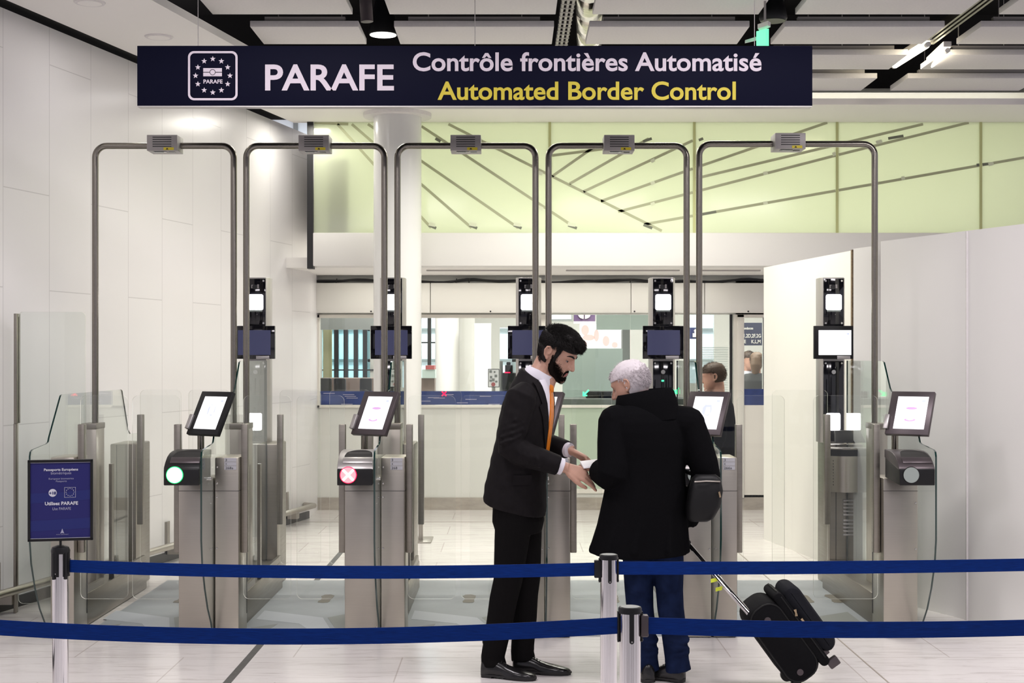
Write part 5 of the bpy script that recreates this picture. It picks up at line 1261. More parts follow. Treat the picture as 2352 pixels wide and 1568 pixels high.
for s in (-1, 1): sub.tube([(.022, .070 * s, .050), (.031, .0725 * s, .026), (.028, .0735 * s, .002), (.024, .0735 * s, -.020)], [.016, .0135, .010, .008], 10, flat=.45, dome=True, side=(1, 0, 0))
xf(hb, HT, sub); hair = fuse('hair', hb, M['hair'], man, .0036, 3, .5)
st = []
for k in range(9000):
    a = random.uniform(-pi, pi); sz = random.uniform(-.1, 1.0); e_ = math.asin(sz)
    d = Vector((cos(a) * cos(e_), sin(a) * cos(e_), sin(e_)))
    p = Vector((-.006 + .100 * d.x, .0815 * d.y, .030 + .086 * d.z))
    fr = p.x > .012
    if fr and p.z < .048 + max(0, (p.x - .03)) * .25 and not (abs(d.y) > .75 and p.x < .040 and p.z > .03): continue
    if p.z < .03 and p.x > -.02: continue
    top = max(0, d.z); p = p + d * (.008 + .016 * top + .012 * max(0, d.x) * top)
    if d.x > .3 and top > .35: p.z -= .002
    fl = Vector((1.0, random.gauss(0, .35), -.15)) if top > .5 else (Vector((.35, 0, -1.0)) if d.x > 0 else Vector((-.35, 0, -1.0)))
    fl = fl + Vector((random.gauss(0, .28), random.gauss(0, .28), random.gauss(0, .28))); fl = fl - d * fl.dot(d) + d * (.22 if top > .5 else .10); fl.normalize()
    L = random.uniform(.016, .030) if top > .45 else random.uniform(.007, .014)
    st.append([p - d * .002, p + fl * L * .5 + d * .0015, p + fl * L - d * L * .10])
for k in range(3600):     # over the waves on top
    x, y, z, r, rz = random.choice(HB); a = random.uniform(-pi, pi); sz = random.uniform(-.2, 1); q = sqrt(1 - sz * sz)
    d = Vector((q * cos(a), q * sin(a), sz)); p = Vector((x + r * d.x, y + r * .95 * d.y, z + rz * d.z))
    if p.z < .066: continue
    fl = Vector((1.0, random.gauss(0, .4), -.1 + random.gauss(0, .25))); fl = (fl - d * fl.dot(d) + d * .22).normalized(); L = random.uniform(.014, .028)
    st.append([p - d * .001, p + fl * L * .5 + d * .0015, p + fl * L - d * L * .12])
for k in range(1500):     # fringe falling forward over the forehead
    y = random.gauss(0, .030); t = random.random(); p = Vector((.070 + .028 * t - abs(y) * .18, y, .100 - .034 * t + random.uniform(-.008, .006)))
    fl = Vector((.8, random.gauss(0, .4), -.55 + random.gauss(0, .2))).normalized(); L = random.uniform(.014, .026)
    st.append([p, p + fl * L * .5 + Vector((.001, 0, .002)), p + fl * L])
for k in range(700):      # sideburns
    s = random.choice((-1, 1)); z = random.uniform(-.022, .05); p = Vector((.026 + random.uniform(-.010, .010) * (1 if z > 0 else .7), (.0765 - .02 * max(0, z)) * s, z))
    st.append([p, p + Vector((.001, .001 * s, -.005)), p + Vector((.003, 0, -.011))])
for k in range(900):      # nape, behind the ears
    y = random.uniform(-.066, .066); z = random.uniform(-.064, .03); f, bk, hw = lerp_table(HEAD, z); yy = y / .075
    p = Vector(((f + bk) / 2 - (f - bk) / 2 * sqrt(max(0, 1 - yy * yy)) - .006, y * 1.06, z))
    st.append([p, p + Vector((-.002, 0, -.006)), p + Vector((.0, random.uniform(-.002, .002), -.013))])
add_strands(hair, st, HT, .0010)
# beard: short dense hair along the jaw, chin and upper lip
bd = MB(); sub = MB()
for s in (-1, 1):
    sub.tube([(.023, .0700 * s, -.004), (.021, .0695 * s, -.036), (.026, .0625 * s, -.068), (.044, .049 * s, -.090), (.066, .030 * s, -.105), (.078, .0, -.112)], [.008, .0125, .0165, .0165, .0155, .015], 12, dome=True, flat=.8)
    sub.tube([(.036, .0605 * s, -.048), (.050, .0535 * s, -.066), (.068, .0385 * s, -.085), (.084, .020 * s, -.097), (.088, 0, -.101)], [.009, .0115, .0115, .010, .010], 12, dome=True, flat=.6)
sub.ball((.080, 0, -.109), .014, .022, .012, 14); sub.ball((.090, 0, -.0855), .0045, .008, .006, 10)
xf(bd, HT, sub); beard = fuse('beard', bd, M['beard'], man, .0032, 3, .5)
st = []
for k in range(5200):
    s = random.choice((-1, 1)); t = random.random(); w_ = random.gauss(0, .42)
    y = (.0735 - .0735 * t ** 1.7) * s; zc = -.012 - .090 * t ** .72; hw_ = .020 + .012 * sin(pi * min(1, t * 1.2)); z = zc + w_ * hw_
    if z < -.121 or z > .0: continue
    if abs(y) < .030 and z > -.083 and not (abs(y) < .007 and z < -.078): continue
    p = hsurf(y, z, .0005) if z > -.118 else hsurf(y, -.118, .001)
    if p.x < .012: p.x += .010
    n_ = Vector((p.x, p.y * 1.3, 0)).normalized(); d = (n_ * .55 + Vector((-.15, 0, -.8)) + Vector((random.gauss(0, .25), random.gauss(0, .25), random.gauss(0, .2)))).normalized()
    L = random.uniform(.006, .014) * (1 - .45 * max(0, w_)); st.append([p - n_ * .001, p + d * L * .55 + n_ * .001, p + d * L])
for k in range(700):      # moustache
    y = random.uniform(-.026, .026); z = -.0525 - abs(y) * .28 + random.gauss(0, .0028); p = hsurf(y, z, .0005)
    if abs(y) > .019: p.z -= random.uniform(0, .016)
    st.append([p, p + Vector((.0025, .002 * (1 if y > 0 else -1), -.003)), p + Vector((.002, .004 * (1 if y > 0 else -1), -.0065))])
add_strands(beard, st, HT, .0009)
# trousers
tr = MB()
torso_mb(torso_fn([(.70, mx + .028, my, .10, .15), (.80, mx + .024, my, .128, .168), (.92, mx + .02, my, .12, .16), (1.0, mx + .02, my, .11, .15)], YB), [.74, .80, .86, .92, 1.0], 28, None, tr)
def leg(mb, h, k, a, r):
    h, k, a = Vector(h), Vector(k), Vector(a)
    p = [h + Vector((0, 0, .03)), h.lerp(k, .25), h.lerp(k, .6), k, k.lerp(a, .25) + Vector((-.004, 0, 0)), k.lerp(a, .55), k.lerp(a, .85), a, a - Vector((-.006, 0, .045))]
    mb.tube(p, r, 22, dome=False)
leg(tr, hipn, kn_n, an_n, [.098, .094, .085, .0745, .072, .068, .063, .0615, .066])
leg(tr, hipf, kn_f, an_f, [.096, .090, .081, .071, .068, .065, .061, .0605, .064])
for (a_, r_) in ((an_n, .062), (an_f, .061)):
    for q, z_ in enumerate((.012, .05, .085)): tr.tube([a_ + Vector((r_ * .75 * cos(t_ * pi / 8) + .004, r_ * .8 * sin(t_ * pi / 8), z_ + .010 * sin(t_ * pi / 8 + q))) for t_ in range(17)], .014, 8)
fuse('trousers', tr, M['suit_trouser'], man, .0055, 3, .5)
# jacket: body, two sleeves, lapels, flaps
jk = MB(); zs = [.865, .90, .95, 1.0, 1.06, 1.12, 1.18, 1.24, 1.30, 1.36, 1.41, 1.455, 1.49, 1.52, 1.552]
torso_mb(at, zs, 44, (3, -.042), jk, (1.45, .42))
def sleeve(mb, s_, e_, w_, r):
    s_, e_, w_ = Vector(s_), Vector(e_), Vector(w_)
    c0 = s_ + Vector((.03, .035 if s_.y < my else -.035, .035))
    a = e_.lerp(s_, .22); b_ = e_.lerp(w_, .22); m_ = (a + b_) / 2 * .45 + e_ * .55
    mb.tube([c0, s_, s_.lerp(e_, .35), s_.lerp(e_, .62), a, m_, b_, e_.lerp(w_, .55), e_.lerp(w_, .85), w_], r, 20, dome=False)
sleeve(jk, sh_n, el_n, wr_n, [.055, .079, .078, .073, .070, .070, .0655, .060, .054, .052])
sleeve(jk, sh_f, el_f, wr_f, [.055, .077, .074, .070, .066, .066, .061, .056, .050, .047])
for q in range(4):      # creases at the inside of the elbow and on the upper arm
    t_ = .22 + q * .12; c_ = el_n.lerp(wr_n, t_); jk.tube([c_ + Vector((-.012 * q, -.045, .05)), c_ + Vector((.0, -.062, .0)), c_ + Vector((.012, -.05, -.035))], .010, 8, dome=True)
    c_ = sh_n.lerp(el_n, .45 + q * .13); jk.tube([c_ + Vector((-.05, -.055, -.015)), c_ + Vector((.0, -.073, .004)), c_ + Vector((.05, -.052, .025))], .009, 8, dome=True)
def jt(p):
    q = p - O; d_ = .0022 * sin(q.z * 62 + q.x * 21) * sin(q.x * 38 + q.z * 17)
    return p + Vector((d_, d_ * .6, 0))
fuse('jacket', jk, M['suit'], man, .0055, 3, .5, jt)
shp = patch(at, [(1.155, -.05, .06), (1.22, -.13, .16), (1.30, -.22, .26), (1.38, -.32, .36), (1.45, -.44, .48), (1.50, -.60, .62), (1.53, -.85, .85)], .003, 13)
shp.build('shirt_front', M['shirt'], man, smooth=60)
tie = patch(at, [(1.13, -.015, .02), (1.16, -.115, .13), (1.25, -.13, .15), (1.34, -.12, .14), (1.42, -.11, .12), (1.475, -.095, .105)], .009, 9).build('tie', M['tie'], man, smooth=60)
kn = MB(); c_ = at(1.49, .0, .006)
kn.loft([[c_ + Vector((.0, 0, z)) + Vector((cos(YB), sin(YB), 0)) * (tk * cos(q * pi / 8) + ox) + Vector((-sin(YB), cos(YB), 0)) * wd * sin(q * pi / 8) for q in range(16)] for z, wd, tk, ox in ((-.026, .013, .009, .004), (-.018, .0165, .012, .004), (.006, .0215, .013, .002), (.018, .022, .011, -.002), (.024, .017, .006, -.004))]).build('knot', M['tie'], tie, smooth=60)
for s in (-1, 1):
    lp = patch(at, [(1.13, -.03 * s, .02 * s), (1.19, .03 * s, .20 * s), (1.26, .10 * s, .36 * s), (1.34, .20 * s, .52 * s), (1.395, .29 * s, .70 * s), (1.41, .31 * s, .58 * s), (1.46, .44 * s, .76 * s), (1.50, .62 * s, .98 * s), (1.52, .80 * s, 1.2 * s)], .0065, 9)
    lp.build('lapel', M['suit'], man, smooth=60)
cb = MB(); cb.disc(at(1.12, -.02, .008), Vector((.3, .95, 0)).normalized(), (0, 0, 1), .009, .004, 14); cb.build('button', M['sole'], man)
pk = patch(at, [(1.0, -1.35, -.72), (1.03, -1.35, -.72), (1.05, -1.35, -.72)], .008, 9); pk.build('pocket_flap', M['suit'], man)
# shirt collar and cuffs
co = MB(); cc0 = O + Vector((.122, -.002, 1.535)); cc1 = O + Vector((.150, -.004, 1.580))
fw_ = Vector((cos(YB), sin(YB), 0)); lf_ = Vector((-sin(YB), cos(YB), 0))
rg = []
for (cc, r, dz, dn_) in ((cc0, .072, -.074, 0), (cc0.lerp(cc1, .5), .0715, -.060, 0), (cc1, .0675, -.042, 0), (cc1 - Vector((0, 0, .004)), .062, -.042, 0), (cc0.lerp(cc1, .3), .062, -.042, 0)):
    rg.append([cc + fw_ * r * cos(q * pi / 16) * 1.0 + lf_ * r * .96 * sin(q * pi / 16) + Vector((0, 0, dz * cos(q * pi / 16) * (1.0 if cos(q * pi / 16) > 0 else .62))) for q in range(32)])
co.loft(rg, cap=False); co.build('shirt_collar', M['shirt'], man, smooth=60)
for w_, e_, d_ in ((wr_n, el_n, dn), (wr_f, el_f, df)):
    ax_ = (w_ - e_).normalized(); cu = MB(); cu.tube([w_ - ax_ * .04, w_ + ax_ * .022, w_ + ax_ * .024, w_ - ax_ * .02], [.046, .0425, .039, .039], 24, cap=False) if w_ is wr_n else cu.tube([w_ - ax_ * .04, w_ + ax_ * .018, w_ + ax_ * .020, w_ - ax_ * .02], [.042, .038, .035, .035], 24, cap=False)
    cu.build('shirt_cuff', M['shirt'], man, smooth=60)
build_shoe('shoe', (mx - .152, my - .022, 0), radians(-20), man, .275)
build_shoe('shoe', (mx + .008, my + .062, 0), radians(-9), man, .285)

# ---- passport booklet between the two men --------------------------------------------------
bc = W(1357, 1067, 7.25); bk_ = MB()
ax_ = Vector((.97, .10, .10)).normalized(); ay_ = Vector((-.2, .93, .26)).normalized(); an_ = ax_.cross(ay_)
bk_.obox(bc, ax_ * .047, ay_ * .040, an_ * .0016); bk_.obox(bc + an_ * .006 + ay_ * .003, ax_ * .046, (ay_ + an_ * .09) * .039, an_ * .0012)
tag(bk_.build('passport_booklet', M['paper'], bevel=.0006), 'open white booklet passed between the suited man and the white haired traveller', 'booklet')

# ---- traveller in the black coat, seen from behind -----------------------------------------
tx, ty = UX(1490, 7.25), 7.25
Q = Vector((tx, ty, 0))
tv = thing('person', (tx, ty, 0), 'white haired traveller in long black coat and jeans, seen from behind', 'person')
YT = radians(118)
ct_ = [(.60, -.048, 0, .185, .285), (.68, -.044, 0, .180, .272), (.80, -.030, 0, .172, .245), (.95, -.018, .0, .160, .222), (1.08, -.012, .0, .150, .205), (1.20, .000, .0, .148, .218), (1.29, .004, .0, .142, .224), (1.345, .0, .0, .130, .205), (1.385, -.010, .0, .108, .160), (1.42, -.024, .0, .088, .112), (1.445, -.032, 0, .080, .092)]
ct_ = [(z, a + tx, b + ty, c, d) for z, a, b, c, d in ct_]
tat = torso_fn(ct_, YT)
TH = head_frame(Q + Vector((-.092, .04, 1.500)), radians(152), radians(20), 1.0)
ls, le, lw_ = Q + Vector((-.175, -.05, 1.31)), Q + Vector((-.195, -.14, 1.045)), Q + Vector((-.255, -.03, 1.072))
rs_, re_, rw_ = Q + Vector((.205, .02, 1.30)), Q + Vector((.300, -.01, 1.045)), Q + Vector((.205, .12, .80))
tl_h, tl_k, tl_a = Q + Vector((-.055, .02, .78)), Q + Vector((-.045, .05, .45)), Q + Vector((-.012, .01, .09))
tr_h, tr_k, tr_a = Q + Vector((.095, -.02, .78)), Q + Vector((.108, .02, .45)), Q + Vector((.142, -.03, .10))
body = MB(); xf(body, TH, head_shapes())
body.tube([TH @ Vector((-.03, 0, -.05)), Q + Vector((-.045, .015, 1.42)), Q + Vector((-.02, 0, 1.32))], [.060, .064, .08], 18)
torso_mb(torso_fn([(z, a, b, c * .7, d * .7) for z, a, b, c, d in ct_], YT), [.74, .9, 1.1, 1.25, 1.33], 24, None, body)
for s_, e_, w_ in ((ls, le, lw_), (rs_, re_, rw_)): body.tube([s_, e_, w_], [.046, .038, .027], 14, dome=True)
for h_, k_n, a_ in ((tl_h, tl_k, tl_a), (tr_h, tr_k, tr_a)): body.tube([h_, k_n, a_ - Vector((0, 0, .02))], [.072, .048, .035], 16, dome=True)
hd = hand_shapes(lw_ + Vector((-.015, .012, .004)), Vector((-.80, .58, .12)), Vector((-.05, -.25, .95)), curl=(.25, .3, .35, .4), thumb=(.45, .3), side=-1, s=.95); body.add(hd.v, hd.f)
hd = hand_shapes(rw_ + Vector((-.02, .02, -.03)), Vector((-.55, .25, -.75)), Vector((.6, .0, -.4)), curl=(.75, .8, .8, .8), thumb=(.5, .5), side=1, s=.95); body.add(hd.v, hd.f)
fuse('body', body, [M['skin']], tv, .0042, 3, .5, face_tweak(TH))
face_bits(TH, tv, brow=False)
hb = MB(); sub = MB()
sub.loft([[Vector((p.x - .012 if p.x > 0 else p.x, p.y, p.z)) for p in r] for r in headform(.011, .036, .114, 36, 12)])
sub.loft([[Vector((min(p.x, -.004 + .25 * z0), p.y, p.z)) for p in r] for z0, r in zip([-.055 + .10 * k / 10 for k in range(11)], headform(.010, -.055, .045, 36, 10))])
for k in range(110):
    a = random.uniform(0, 2 * pi); e_ = random.uniform(.1, 1.45); x = -.012 + .098 * cos(a) * cos(e_); y = .078 * sin(a) * cos(e_); z = .03 + .094 * sin(e_)
    if x > .05 and z < .07: continue
    sub.tube([(x, y, z), (x * 1.04 - .012, y * 1.05, z + .004)], [.008, .004], 7, dome=True)
xf(hb, TH, sub); hair = fuse('hair', hb, M['hair_white'], tv, .0042, 3, .5)
st = []
for k in range(7000):
    a = random.uniform(-pi, pi); e_ = random.uniform(-.75, 1.5); d = Vector((cos(a) * cos(e_), sin(a) * cos(e_), sin(e_))); p = Vector((-.006 + .108 * d.x, .0845 * d.y, .030 + .094 * d.z))
    if p.x > .02 and p.z < .07: continue
    if p.z < .03 and p.x > -.025: continue
    fl = (Vector((-.35, 0, -.8)) + d * .45 + Vector((random.gauss(0, .3), random.gauss(0, .3), random.gauss(0, .3)))).normalized(); L = random.uniform(.012, .026)
    st.append([p - d * .002, p + fl * L * .5 + d * .002, p + fl * L - d * L * .3])
add_strands(hair, st, TH, .0012)
tr = MB()
torso_mb(torso_fn([(.66, tx + .01, ty, .10, .14), (.76, tx + .0, ty, .11, .145), (.95, tx + .0, ty, .105, .14)], YT), [.68, .74, .80, .88, .95], 28, None, tr)
leg(tr, tl_h, tl_k, tl_a, [.074, .080, .080, .0735, .070, .066, .063, .062, .064]); leg(tr, tr_h, tr_k, tr_a, [.070, .076, .077, .070, .068, .065, .062, .061, .066])
for a_ in (tl_a, tr_a):
    for q, z_ in enumerate((.0, .04, .075, .12)): tr.tube([a_ + Vector((.050 * cos(t_ * pi / 8), .050 * sin(t_ * pi / 8), z_ + .012 * sin(t_ * pi / 8 + q * 2))) for t_ in range(17)], .0145, 8)
fuse('jeans', tr, M['jeans'], tv, .0055, 3, .5)
cj = MB(); torso_mb(tat, [.655, .68, .73, .80, .88, .96, 1.04, 1.12, 1.20, 1.27, 1.32, 1.36, 1.39, 1.42, 1.44], 44, (4, .018), cj)
sleeve(cj, ls, le, lw_, [.06, .088, .086, .082, .080, .080, .076, .071, .066, .062])
for e_ in (ls, rs_): cj.tube([Q + Vector((-.03, .01, 1.385)), Q.lerp(e_, .55) + Vector((-.015, .0, .605)) , e_ + Vector((0, 0, .005))], [.085, .088, .090], 18, dome=True)
def sleeve2(mb, s_, e_, w_, r):
    a = e_.lerp(s_, .22); b_ = e_.lerp(w_, .22); m_ = (a + b_) / 2 * .45 + e_ * .55
    mb.tube([s_ + Vector((-.05, 0, .03)), s_, s_.lerp(e_, .35), s_.lerp(e_, .62), a, m_, b_, e_.lerp(w_, .55), e_.lerp(w_, .85), w_], r, 20)
sleeve2(cj, rs_, re_, rw_, [.07, .088, .084, .079, .075, .075, .071, .068, .064, .062])
for q in range(10):     # soft skirt folds
    a = radians(36 * q + 8); cj.tube([tat(.675, a, -.006), tat(.80, a + .03, -.008), tat(.98, a + .05, -.016)], [.020, .014, .006], 8, dome=True)
fuse('coat', cj, M['coat'], tv, .006, 4, .5)
# thick turned-up collar
cl = MB(); rg = []
for (z, r, w_, ox) in ((1.325, .130, .165, -.004), (1.41, .124, .160, -.012), (1.462, .114, .148, -.018), (1.480, .105, .138, -.020), (1.468, .092, .124, -.020), (1.40, .088, .12, -.016)):
    rg.append([Q + Vector((ox, .0, z)) + Vector((w_ * cos(q * pi / 16), r * sin(q * pi / 16), -.030 * max(0, -cos(q * pi / 16)) + .012 * max(0, cos(q * pi / 16)) )) for q in range(32)])
cl.loft(rg, cap=False); cl.build('coat_collar', M['coat'], tv, smooth=60)
build_shoe('shoe', Q + Vector((-.005, -.055, 0)), radians(100), tv, .26)
build_shoe('shoe', Q + Vector((.165, -.045, 0)), radians(150), tv, .26)
# bag hanging at the right hip
bg = thing('shoulder_bag', tuple(Q + Vector((.285, -.05, .84))), 'black leather shoulder bag with metal zip at the hip of the white haired traveller', 'bag')
bb = MB(); c_ = Q + Vector((.275, -.075, .945))
rg = []
for z, hx, hy, ox in ((-.125, .045, .045, -.03), (-.11, .068, .06, -.025), (-.05, .085, .070, -.008), (.03, .085, .066, .005), (.09, .072, .052, .008), (.11, .05, .035, .006)):
    rg.append([c_ + Vector((ox + hx * (abs(cos(t_)) ** .6) * (1 if cos(t_) > 0 else -1), hy * (abs(sin(t_)) ** .6) * (1 if sin(t_) > 0 else -1), z)) for t_ in [q * pi / 14 for q in range(28)]])
bb.loft(rg).build('bag_body', M['leather'], bg, smooth=50)
MB().tube([c_ + Vector((-.06, -.062, .078)), c_ + Vector((.0, -.068, .082)), c_ + Vector((.07, -.050, .078))], .004, 8).build('zip', M['rail'], bg)
MB().obox(c_ + Vector((.066, -.066, .015)), (.004, 0, .002), (0, .003, 0), (-.003, 0, .014)).build('zip_pull', M['brass'], bg)
MB().tube([c_ + Vector((-.03, .02, .10))] + [tat(z_, a_, .004) for z_, a_ in ((1.06, -1.75), (1.14, -1.70), (1.22, -1.65), (1.29, -1.62))], .012, 8, flat=.4).build('strap', M['leather'], bg)

# ---- rolling suitcase tilted behind the traveller ------------------------------------------
sx_, sy_ = UX(1842, 7.02), 7.02
sc = thing('suitcase', (sx_, sy_, 0), 'black soft rolling suitcase tilted on its wheels behind the white haired traveller', 'suitcase')
tilt = radians(36)
a_l = Vector((sin(tilt), 0, -cos(tilt))); a_t = Vector((cos(tilt), 0, sin(tilt))); a_w = Vector((0, 1, 0))     # along (top to wheels), towards the front pocket, across
base = W(1830, 1593, 6.88); base.y = sy_
def SP(l, t, w_): return base - a_l * l + a_t * t + a_w * w_     # l up from the wheels, t from back panel to front, w across
def case_body(l0, l1, t0, t1, w0, w1, r, n=6):
    mb = MB(); rings = []
    prof = []
    for (ll, tt, a0) in ((l1 - r, t1 - r, 0), (l1 - r, t0 + r, 90), (l0 + r, t0 + r, 180), (l0 + r, t1 - r, 270)):
        for q in range(n + 1):
            a = radians(a0 + 90 * q / n); prof.append((ll + r * cos(a - 0) if a0 in (0, 270) else ll + r * cos(a), tt + r * sin(a)))
    cl_, ct2 = (l0 + l1) / 2, (t0 + t1) / 2
    for w_, k in ((w0, .86), (w0 + .006, .95), (w0 + .02, 1.0), (w1 - .02, 1.0), (w1 - .006, .95), (w1, .86)):
        rings.append([SP(cl_ + (l - cl_) * k, ct2 + (t - ct2) * k, w_) for l, t in prof])
    return mb.loft(rings)
bd_ = MB()
def prof_pts(l0, l1, t0, t1, r, n=7):
    out = []
    for (ll, tt, a0) in ((l1 - r, t1 - r, 0), (l0 + r, t1 - r, 90), (l0 + r, t0 + r, 180), (l1 - r, t0 + r, 270)):
        for q in range(n + 1):
            a = radians(a0 + 90 * q / n); out.append((ll + r * cos(a), tt + r * sin(a)))
    return out
def soft_box(name, l0, l1, t0, t1, w0, w1, r, m, parent, e=.02):
    mb = MB(); pts = prof_pts(l0, l1, t0, t1, r); cl_, ct2 = (l0 + l1) / 2, (t0 + t1) / 2; hl, ht = (l1 - l0) / 2, (t1 - t0) / 2; rings = []
    for w_, i_ in ((w0, e), (w0 + e * .3, e * .3), (w0 + e, 0), (w1 - e, 0), (w1 - e * .3, e * .3), (w1, e)):
        rings.append([SP(cl_ + (l - cl_) * (hl - i_) / hl, ct2 + (t - ct2) * (ht - i_) / ht, w_) for l, t in pts])
    return mb.loft(rings).build(name, m, parent, smooth=40)
shell = soft_box('shell', .02, .45, .0, .19, -.14, .16, .080, M['case'], sc)
soft_box('side_lip', .022, .448, .178, .228, -.136, .156, .024, M['case'], sc, .01)
soft_box('front_pocket', .06, .435, .218, .312, -.12, .14, .05, M['case_light'], sc, .03)
pip = MB(); pip.tube([SP(l, t, -.135) for l, t in prof_pts(.03, .44, .012, .178, .070)] + [SP(.44, .178 - .070, -.135)], .0042, 8); pip.build('piping', M['leather'], sc)
pip = MB(); pip.tube([SP(l, .215, w_) for l, w_ in ((.06, -.138), (.25, -.14), (.42, -.135), (.448, -.10), (.45, .12))], .004, 8); pip.build('zip', M['leather'], sc)
zp = MB(); p_ = SP(.335, .232, -.140); zp.tube([p_, p_ + Vector((.004, -.004, -.014)), p_ + Vector((.006, -.004, -.03))], [.008, .005, .008], 10); p_ = SP(.27, .232, -.140); zp.obox(p_, a_l * .012, a_t * .005, a_w * .004); zp.build('zip_pull', M['brass'], sc)
for l in (.075, .37):
    MB().disc(SP(l, .095 if l > .2 else .075, -.139), Vector((1, 0, 0)), Vector((0, 0, 1)), .016, .004, 16).build('corner_stud', M['dark_steel'], sc)
for w_ in (-.115, .135):
    MB().tube([SP(.022, .02, w_ - .014), SP(.022, .02, w_ + .014)], .030, 24).build('wheel', M['sole'], sc)
for w_ in (-.11, .13):
    MB().obox(SP(.012, .235, w_), a_l * .022, a_t * .028, a_w * .02).build('stand_foot', M['dark_steel'], sc, bevel=.006)
ht_ = SP(.475, .03, 0)
for w_ in (-.075, .075):
    A_ = SP(.43, .045, w_); B_ = W(1578, 1245, 7.36) + Vector((0, w_ * .8, 0))
    MB().tube([A_, A_.lerp(B_, .5), A_.lerp(B_, .52), B_], [.0125, .0125, .0105, .0105], 12, flat=1.3).build('handle_tube', M['chrome'], sc)
B_ = W(1577, 1241, 7.36); MB().tube([B_ + Vector((0, -.075, 0)), B_ + Vector((0, .075, 0))], .013, 12).build('handle_grip', M['plastic'], sc)
for u, v in ((1640, 1332), (1651, 1352)):
    p_ = W(u, v, 7.13); MB().obox(p_, (.016, 0, .004), (0, .003, 0), (0, 0, .009)).build('luggage_tag', M['hiviz'], sc)

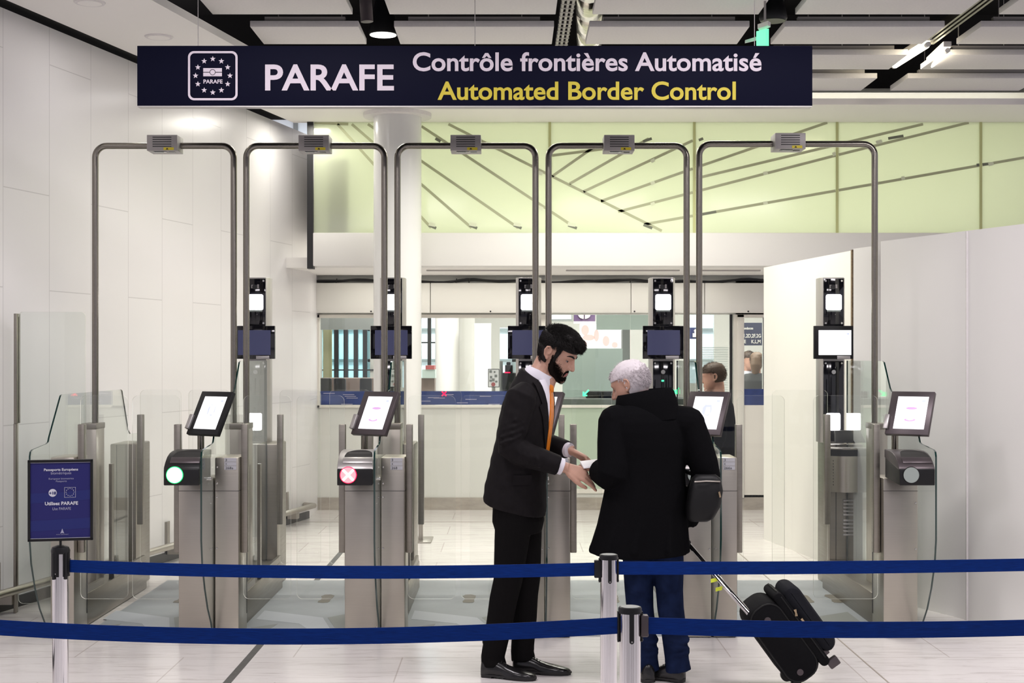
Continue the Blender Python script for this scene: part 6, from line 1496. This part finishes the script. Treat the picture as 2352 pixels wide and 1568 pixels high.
# ---- three more people, farther off --------------------------------------------------------
def simple_person(x, y, h, yaw, label, coat, legs, hair, group=None, vox=.012, detail=True, long_hair=False):
    o = Vector((x, y, 0)); k = h / 1.75
    r = thing('person', (x, y, 0), label, 'person', group); f = Vector((cos(yaw), sin(yaw), 0)); l = Vector((-sin(yaw), cos(yaw), 0)); Z = Vector((0, 0, 1))
    T = head_frame(o + f * .04 + Z * (h - .125 * k), yaw, radians(8), k)
    b = MB(); xf(b, T, head_shapes())
    b.tube([T @ Vector((-.03, 0, -.05)), o + Z * 1.45 * k, o + Z * 1.30 * k], [.056 * k, .06 * k, .09 * k], 14)
    torso_mb(torso_fn([(.8 * k, x, y, .08, .13), (1.4 * k, x, y, .08, .14)], yaw), [.85 * k, 1.0 * k, 1.2 * k, 1.38 * k], 18, None, b)
    for s in (-1, 1):
        sh, el, wr = o + l * .18 * s * k + Z * 1.40 * k, o + l * .23 * s * k + Z * 1.12 * k, o + l * .21 * s * k + f * .09 + Z * .88 * k
        b.tube([sh, el, wr], [.045, .038, .028], 12, dome=True)
        hd = hand_shapes(wr, Vector((.1 * f.x, .1 * f.y, -1)), l * s, curl=(.25, .3, .35, .4), side=1 if s < 0 else -1, s=.95 * k); b.add(hd.v, hd.f)
        b.tube([o + l * .09 * s + Z * .9 * k, o + l * .095 * s + f * .01 + Z * .48 * k, o + l * .10 * s + Z * .06], [.075, .05, .036], 12, dome=True)
    fuse('body', b, M['skin'], r, max(.006, vox * .6), 2, .5)
    c = MB(); torso_mb(torso_fn([(.62 * k, x, y, .155, .21), (.95 * k, x, y, .14, .195), (1.25 * k, x, y, .135, .2), (1.38 * k, x, y, .12, .19), (1.46 * k, x, y, .085, .11), (1.49 * k, x, y, .075, .085)], yaw), [.64 * k, .8 * k, .95 * k, 1.1 * k, 1.25 * k, 1.33 * k, 1.38 * k, 1.43 * k, 1.48 * k], 28, None, c)
    for s in (-1, 1):
        sh, el, wr = o + l * .18 * s * k + Z * 1.39 * k, o + l * .235 * s * k + Z * 1.12 * k, o + l * .213 * s * k + f * .08 + Z * .90 * k
        c.tube([o + l * .1 * s + Z * 1.42 * k, sh, sh.lerp(el, .5), el, el.lerp(wr, .5), wr], [.06, .075, .068, .062, .056, .05], 14)
    fuse('coat', c, coat, r, vox, 3, .5)
    t = MB()
    for s in (-1, 1): t.tube([o + l * .08 * s + Z * .92 * k, o + l * .095 * s + f * .01 + Z * .48 * k, o + l * .10 * s + Z * .09, o + l * .10 * s + Z * .05], [.092, .07, .062, .064], 16)
    fuse('trousers', t, legs, r, vox, 3, .5)
    hb = MB(); sub = MB()
    sub.loft([[Vector((p.x - .012 if p.x > 0 else p.x, p.y, p.z)) for p in rr] for rr in headform(.012, .036, .114, 28, 8)])
    zl = -.13 if long_hair else -.05
    sub.loft([[Vector((min(p.x, -.006), p.y, p.z)) for p in rr] for rr in headform(.012, zl if zl > -.122 else -.115, .05, 28, 8)])
    if long_hair: sub.tube([(-.06, 0, .03), (-.075, 0, -.06), (-.07, 0, -.15)], [.07, .07, .045], 14, dome=True)
    xf(hb, T, sub); hr_ = fuse('hair', hb, hair, r, max(.006, vox * .6), 2, .5); st = []
    for q in range(2200):
        a = random.uniform(-pi, pi); e_ = random.uniform(-.7, 1.5); d = Vector((cos(a) * cos(e_), sin(a) * cos(e_), sin(e_))); p = Vector((-.006 + .110 * d.x, .086 * d.y, .030 + .095 * d.z))
        if (p.x > .02 and p.z < .07) or (p.z < .03 and p.x > -.025): continue
        fl = (Vector((.2, 0, -.7)) + d * .4 + Vector((random.gauss(0, .3), random.gauss(0, .3), random.gauss(0, .3)))).normalized(); st.append([p - d * .003, p + fl * .008 + d * .003, p + fl * .02])
    add_strands(hr_, st, T, .0016)
    for s in (-1, 1): build_shoe('shoe', o + l * .10 * s - f * .07, yaw, r, .26)
    return r
simple_person(UX(1650, 11.3), 11.3, 1.60, radians(172), 'traveller in a dark jacket standing in the gate lane behind pedestal 266a', M['coat'], M['suit_trouser'], M['hair_brown'], vox=.010)
simple_person(UX(1737, 18.0), 18.0, 1.70, radians(70), 'long haired person in a grey black jacket queuing behind the far door', mat('dark grey jacket', (.035, .036, .034), .8), M['suit_trouser'], mat('light brown hair', (.13, .08, .045), .6), 'people queuing behind the far door', vox=.014, long_hair=True)
simple_person(UX(1716, 19.2), 19.2, 1.72, radians(-60), 'person in a pale top queuing farther behind the far door', mat('pale top', (.42, .42, .46), .8), M['jeans'], M['hair_brown'], 'people queuing behind the far door', vox=.016)
